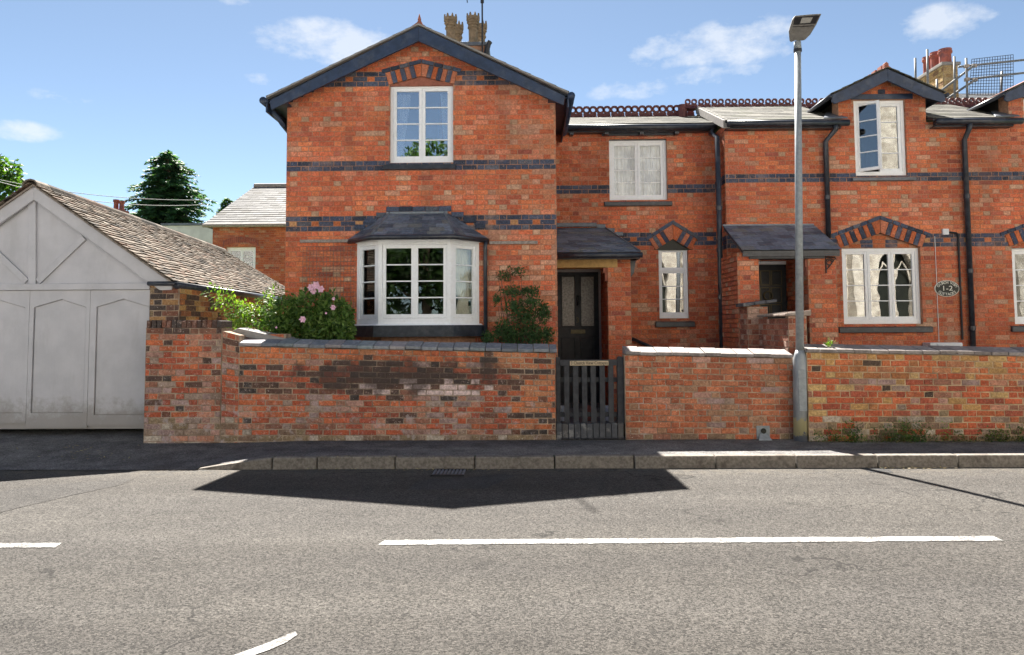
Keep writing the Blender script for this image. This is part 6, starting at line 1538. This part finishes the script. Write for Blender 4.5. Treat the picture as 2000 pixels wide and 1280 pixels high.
def stube(a, b, Ya=YS, Yb=None, r=.024, mat='scaffold_steel'):
    MB().tube([at(*a, Ya), at(*b, Yb or Ya)], r, 8).build('tube', mat, scf, smooth=True)
stube((1787.5, 114), (1789, 200)); stube((1811, 97), (1813, 200)); stube((1864, 111), (1865, 200), YS + .2); stube((1887, 114), (1890, 205)); stube((1830, 155), (1831, 200))
stube((1872, 131), (2040, 113)); stube((1884, 156), (2040, 138)); stube((1836, 179), (1903, 128), YS + .4, YS - .1); stube((1850, 193), (1905, 156), YS + .4, YS - .1); stube((1955, 200), (1957, 140), YS + .3)
for p in ((1887, 130), (1888, 156), (1902, 129), (1903, 157)): c = at(*p, YS - .02); MB().box(c.x - .045, c.x + .045, c.y - .05, c.y + .03, c.z - .035, c.z + .035).build('coupler', 'worn_wood', scf, bevel=.008)
g = MB(); a0, a1, b0_, b1_ = at(1898, 116, YS + .05), at(1979, 107, YS + .05), at(1893, 186, YS + .05), at(1979, 186, YS + .05)
for k in range(17): p, q = a0.lerp(a1, k / 16), b0_.lerp(b1_, k / 16); g.tube([p, q], .006, 4)
for k in range(14): p, q = a0.lerp(b0_, k / 13), a1.lerp(b1_, k / 13); g.tube([p, q], .006, 4)
g.build('mesh_guard', 'dark_iron', scf)
rrf = thing('rear_roof', 'blue-grey slate roof glimpsed behind the terrace ridge under the scaffold', 'roof', (9.5, 14.6, 0))
q0, q1, q2, q3 = at(1815, 212, 14.6), at(2120, 212, 14.6), at(2120, 181, 17.5), at(1815, 185, 17.5)
MB().hull([tuple(v - Vector((0, 0, .08))) for v in (q0, q1, q2, q3)], [tuple(v) for v in (q0, q1, q2, q3)]).build('deck', 'lead', rrf)
slates(rrf, q0, q1, q2, q3, .22, .3, 'pale_slate', [((.14, .15, .17), 3), ((.17, .18, .19), 2), ((.12, .125, .14), 2)], seed=160, n_ind=0, deck=False, thick=.012)
MB().box(q0.x, q1.x, 14.62, 17.4, 3.5, q0.z - .1).build('wall', 'mortar', rrf)

# ================================================================== ACROSS THE STREET (church and trees mirrored in the windows; house and gravel added for bounce)
t = NT('church_stone'); br = t.n('ShaderNodeTexBrick'); mp = t.n('ShaderNodeMapping'); mp.inputs['Rotation'].default_value = (math.pi / 2, 0, 0); t.L(t.pos(), mp.inputs[0]); t.L(mp.outputs[0], br.inputs[0])
br.inputs['Scale'].default_value = 1.0; br.inputs['Brick Width'].default_value = .42; br.inputs['Row Height'].default_value = .2; br.inputs['Mortar Size'].default_value = .018
br.inputs['Color1'].default_value = (.64, .59, .51, 1); br.inputs['Color2'].default_value = (.48, .43, .36, 1); br.inputs['Mortar'].default_value = (.60, .56, .49, 1)
c = t.mix(1.0, br.outputs[0], t.mix(t.ramp(t.noise(3, 6, .7), .3, .7), (.62, .6, .58), (1.2, 1.2, 1.2)), 'MULTIPLY'); t.done(t.bsdf(c, .9, t.bump(t.noise(12, 5, .7), .6, .03)))
YCh = -6.5
ch = thing('stone_church', 'sunlit tan stone church across the street mirrored in the windows', 'church', (14, YCh, 0))
cw = MB(); wx = [5.6, 9.0, 12.4, 15.8, 19.2, 22.6]; X0c, X1c, Hc = 2.6, 30.0, 12.5
edges_c = [X0c] + [v for w_ in wx for v in (w_ - .75, w_ + .75)] + [X1c]
for i in range(0, len(edges_c), 2): cw.box(edges_c[i], edges_c[i + 1], YCh - .6, YCh, -.3, Hc)
for w_ in wx:
    cw.box(w_ - .75, w_ + .75, YCh - .6, YCh, -.3, 1.7); cw.prism([(w_ - .75, 3.9), (w_ - .42, 4.5), (w_, 4.95), (w_, Hc), (w_ - .75, Hc)], YCh - .6, YCh); cw.prism([(w_ + .75, 3.9), (w_ + .75, Hc), (w_, Hc), (w_, 4.95), (w_ + .42, 4.5)], YCh - .6, YCh)
cw.build('wall', 'church_stone', ch)
for w_ in wx:
    m_ = MB(); m_.box(w_ - .05, w_ + .05, YCh - .3, YCh - .15, 1.7, 4.9)
    for s in (-1, 1): m_.tube([(w_ + s * .70, YCh - .22, 3.3), (w_ + s * .62, YCh - .22, 3.75), (w_ + s * .38, YCh - .22, 4.1), (w_ + s * .12, YCh - .22, 3.75), (w_ + s * .04, YCh - .22, 3.3)], .05, 5)
    m_.build('tracery', 'church_stone', ch); MB().box(w_ - .74, w_ + .74, YCh - .5, YCh - .45, 1.7, 4.9).build('leaded_window', 'plaque_black', ch)
for x in (7.3, 10.7, 14.1, 17.5, 20.9): MB().hull([(x - .35, YCh, -.3), (x + .35, YCh, -.3), (x + .35, YCh + .9, -.3), (x - .35, YCh + .9, -.3)], [(x - .35, YCh, 6.2), (x + .35, YCh, 6.2), (x + .35, YCh + .35, 5.6), (x - .35, YCh + .35, 5.6)]).build('buttress', 'church_stone', ch)
MB().prism([(X0c - .3, Hc), (X1c + .3, Hc), (X1c + .3, Hc + .25), (X0c - .3, Hc + .25)], YCh - .8, YCh + .15).build('parapet', 'church_stone', ch)
for i, (x, y, H, R) in enumerate(((-24, -13, 10, 4.2), (-7.0, -10, 8.0, 2.6), (-4.2, -9.5, 9.6, 2.8), (-1.5, -9.0, 7.2, 2.4), (1.0, -11, 8.0, 2.4))):
    broadleaf(x, y, H, R, ('leafy street tree', 'round leafy tree', 'tall leafy tree', 'low leafy tree', 'slim leafy tree')[i] + ' across the street mirrored in the ' + ('bay window left light', 'bay window lower panes', 'gable window', 'bay window right panes', 'glazing beside the church')[i], 200 + i, [((.035, .075, .02), 3), ((.05, .10, .026), 3), ((.025, .05, .016), 2)], 9000, .22, 10, base=.12)
plain('bounce_gravel', (.42, .41, .39), .95, .2, 30, .5)
lh = thing('added_bounce_house', 'unseen cream rendered house added across the street to bounce sunlight', 'house', (-18, YCh, 0))  # unseen house, added to bounce sunlight onto the shaded facades
MB().box(-30, -9.5, YCh - 6, YCh, -.3, 8.2).build('wall', 'cream_render', lh); MB().hull([(-30.4, YCh + .4, 8.2), (-9.1, YCh + .4, 8.2), (-9.1, YCh - 6.4, 8.2), (-30.4, YCh - 6.4, 8.2)], [(-28, YCh - 2.9, 10.6), (-11.5, YCh - 2.9, 10.6), (-11.5, YCh - 3.1, 10.6), (-28, YCh - 3.1, 10.6)]).build('roof', 'lead', lh)
for wx_ in (-27, -23, -19, -15, -11.5):
    for wz_ in (1.2, 4.9): MB().box(wx_ - .5, wx_ + .5, YCh - .02, YCh + .03, wz_, wz_ + 1.5).build('window', 'plaque_black', lh)
sheet('added_bounce_ground', lin(-40, 40, 8), lin(-30, -1.4, 4), lambda x, y: -.06, 'bounce_gravel')  # pale ground behind the camera, added to throw sunlight back at the facades
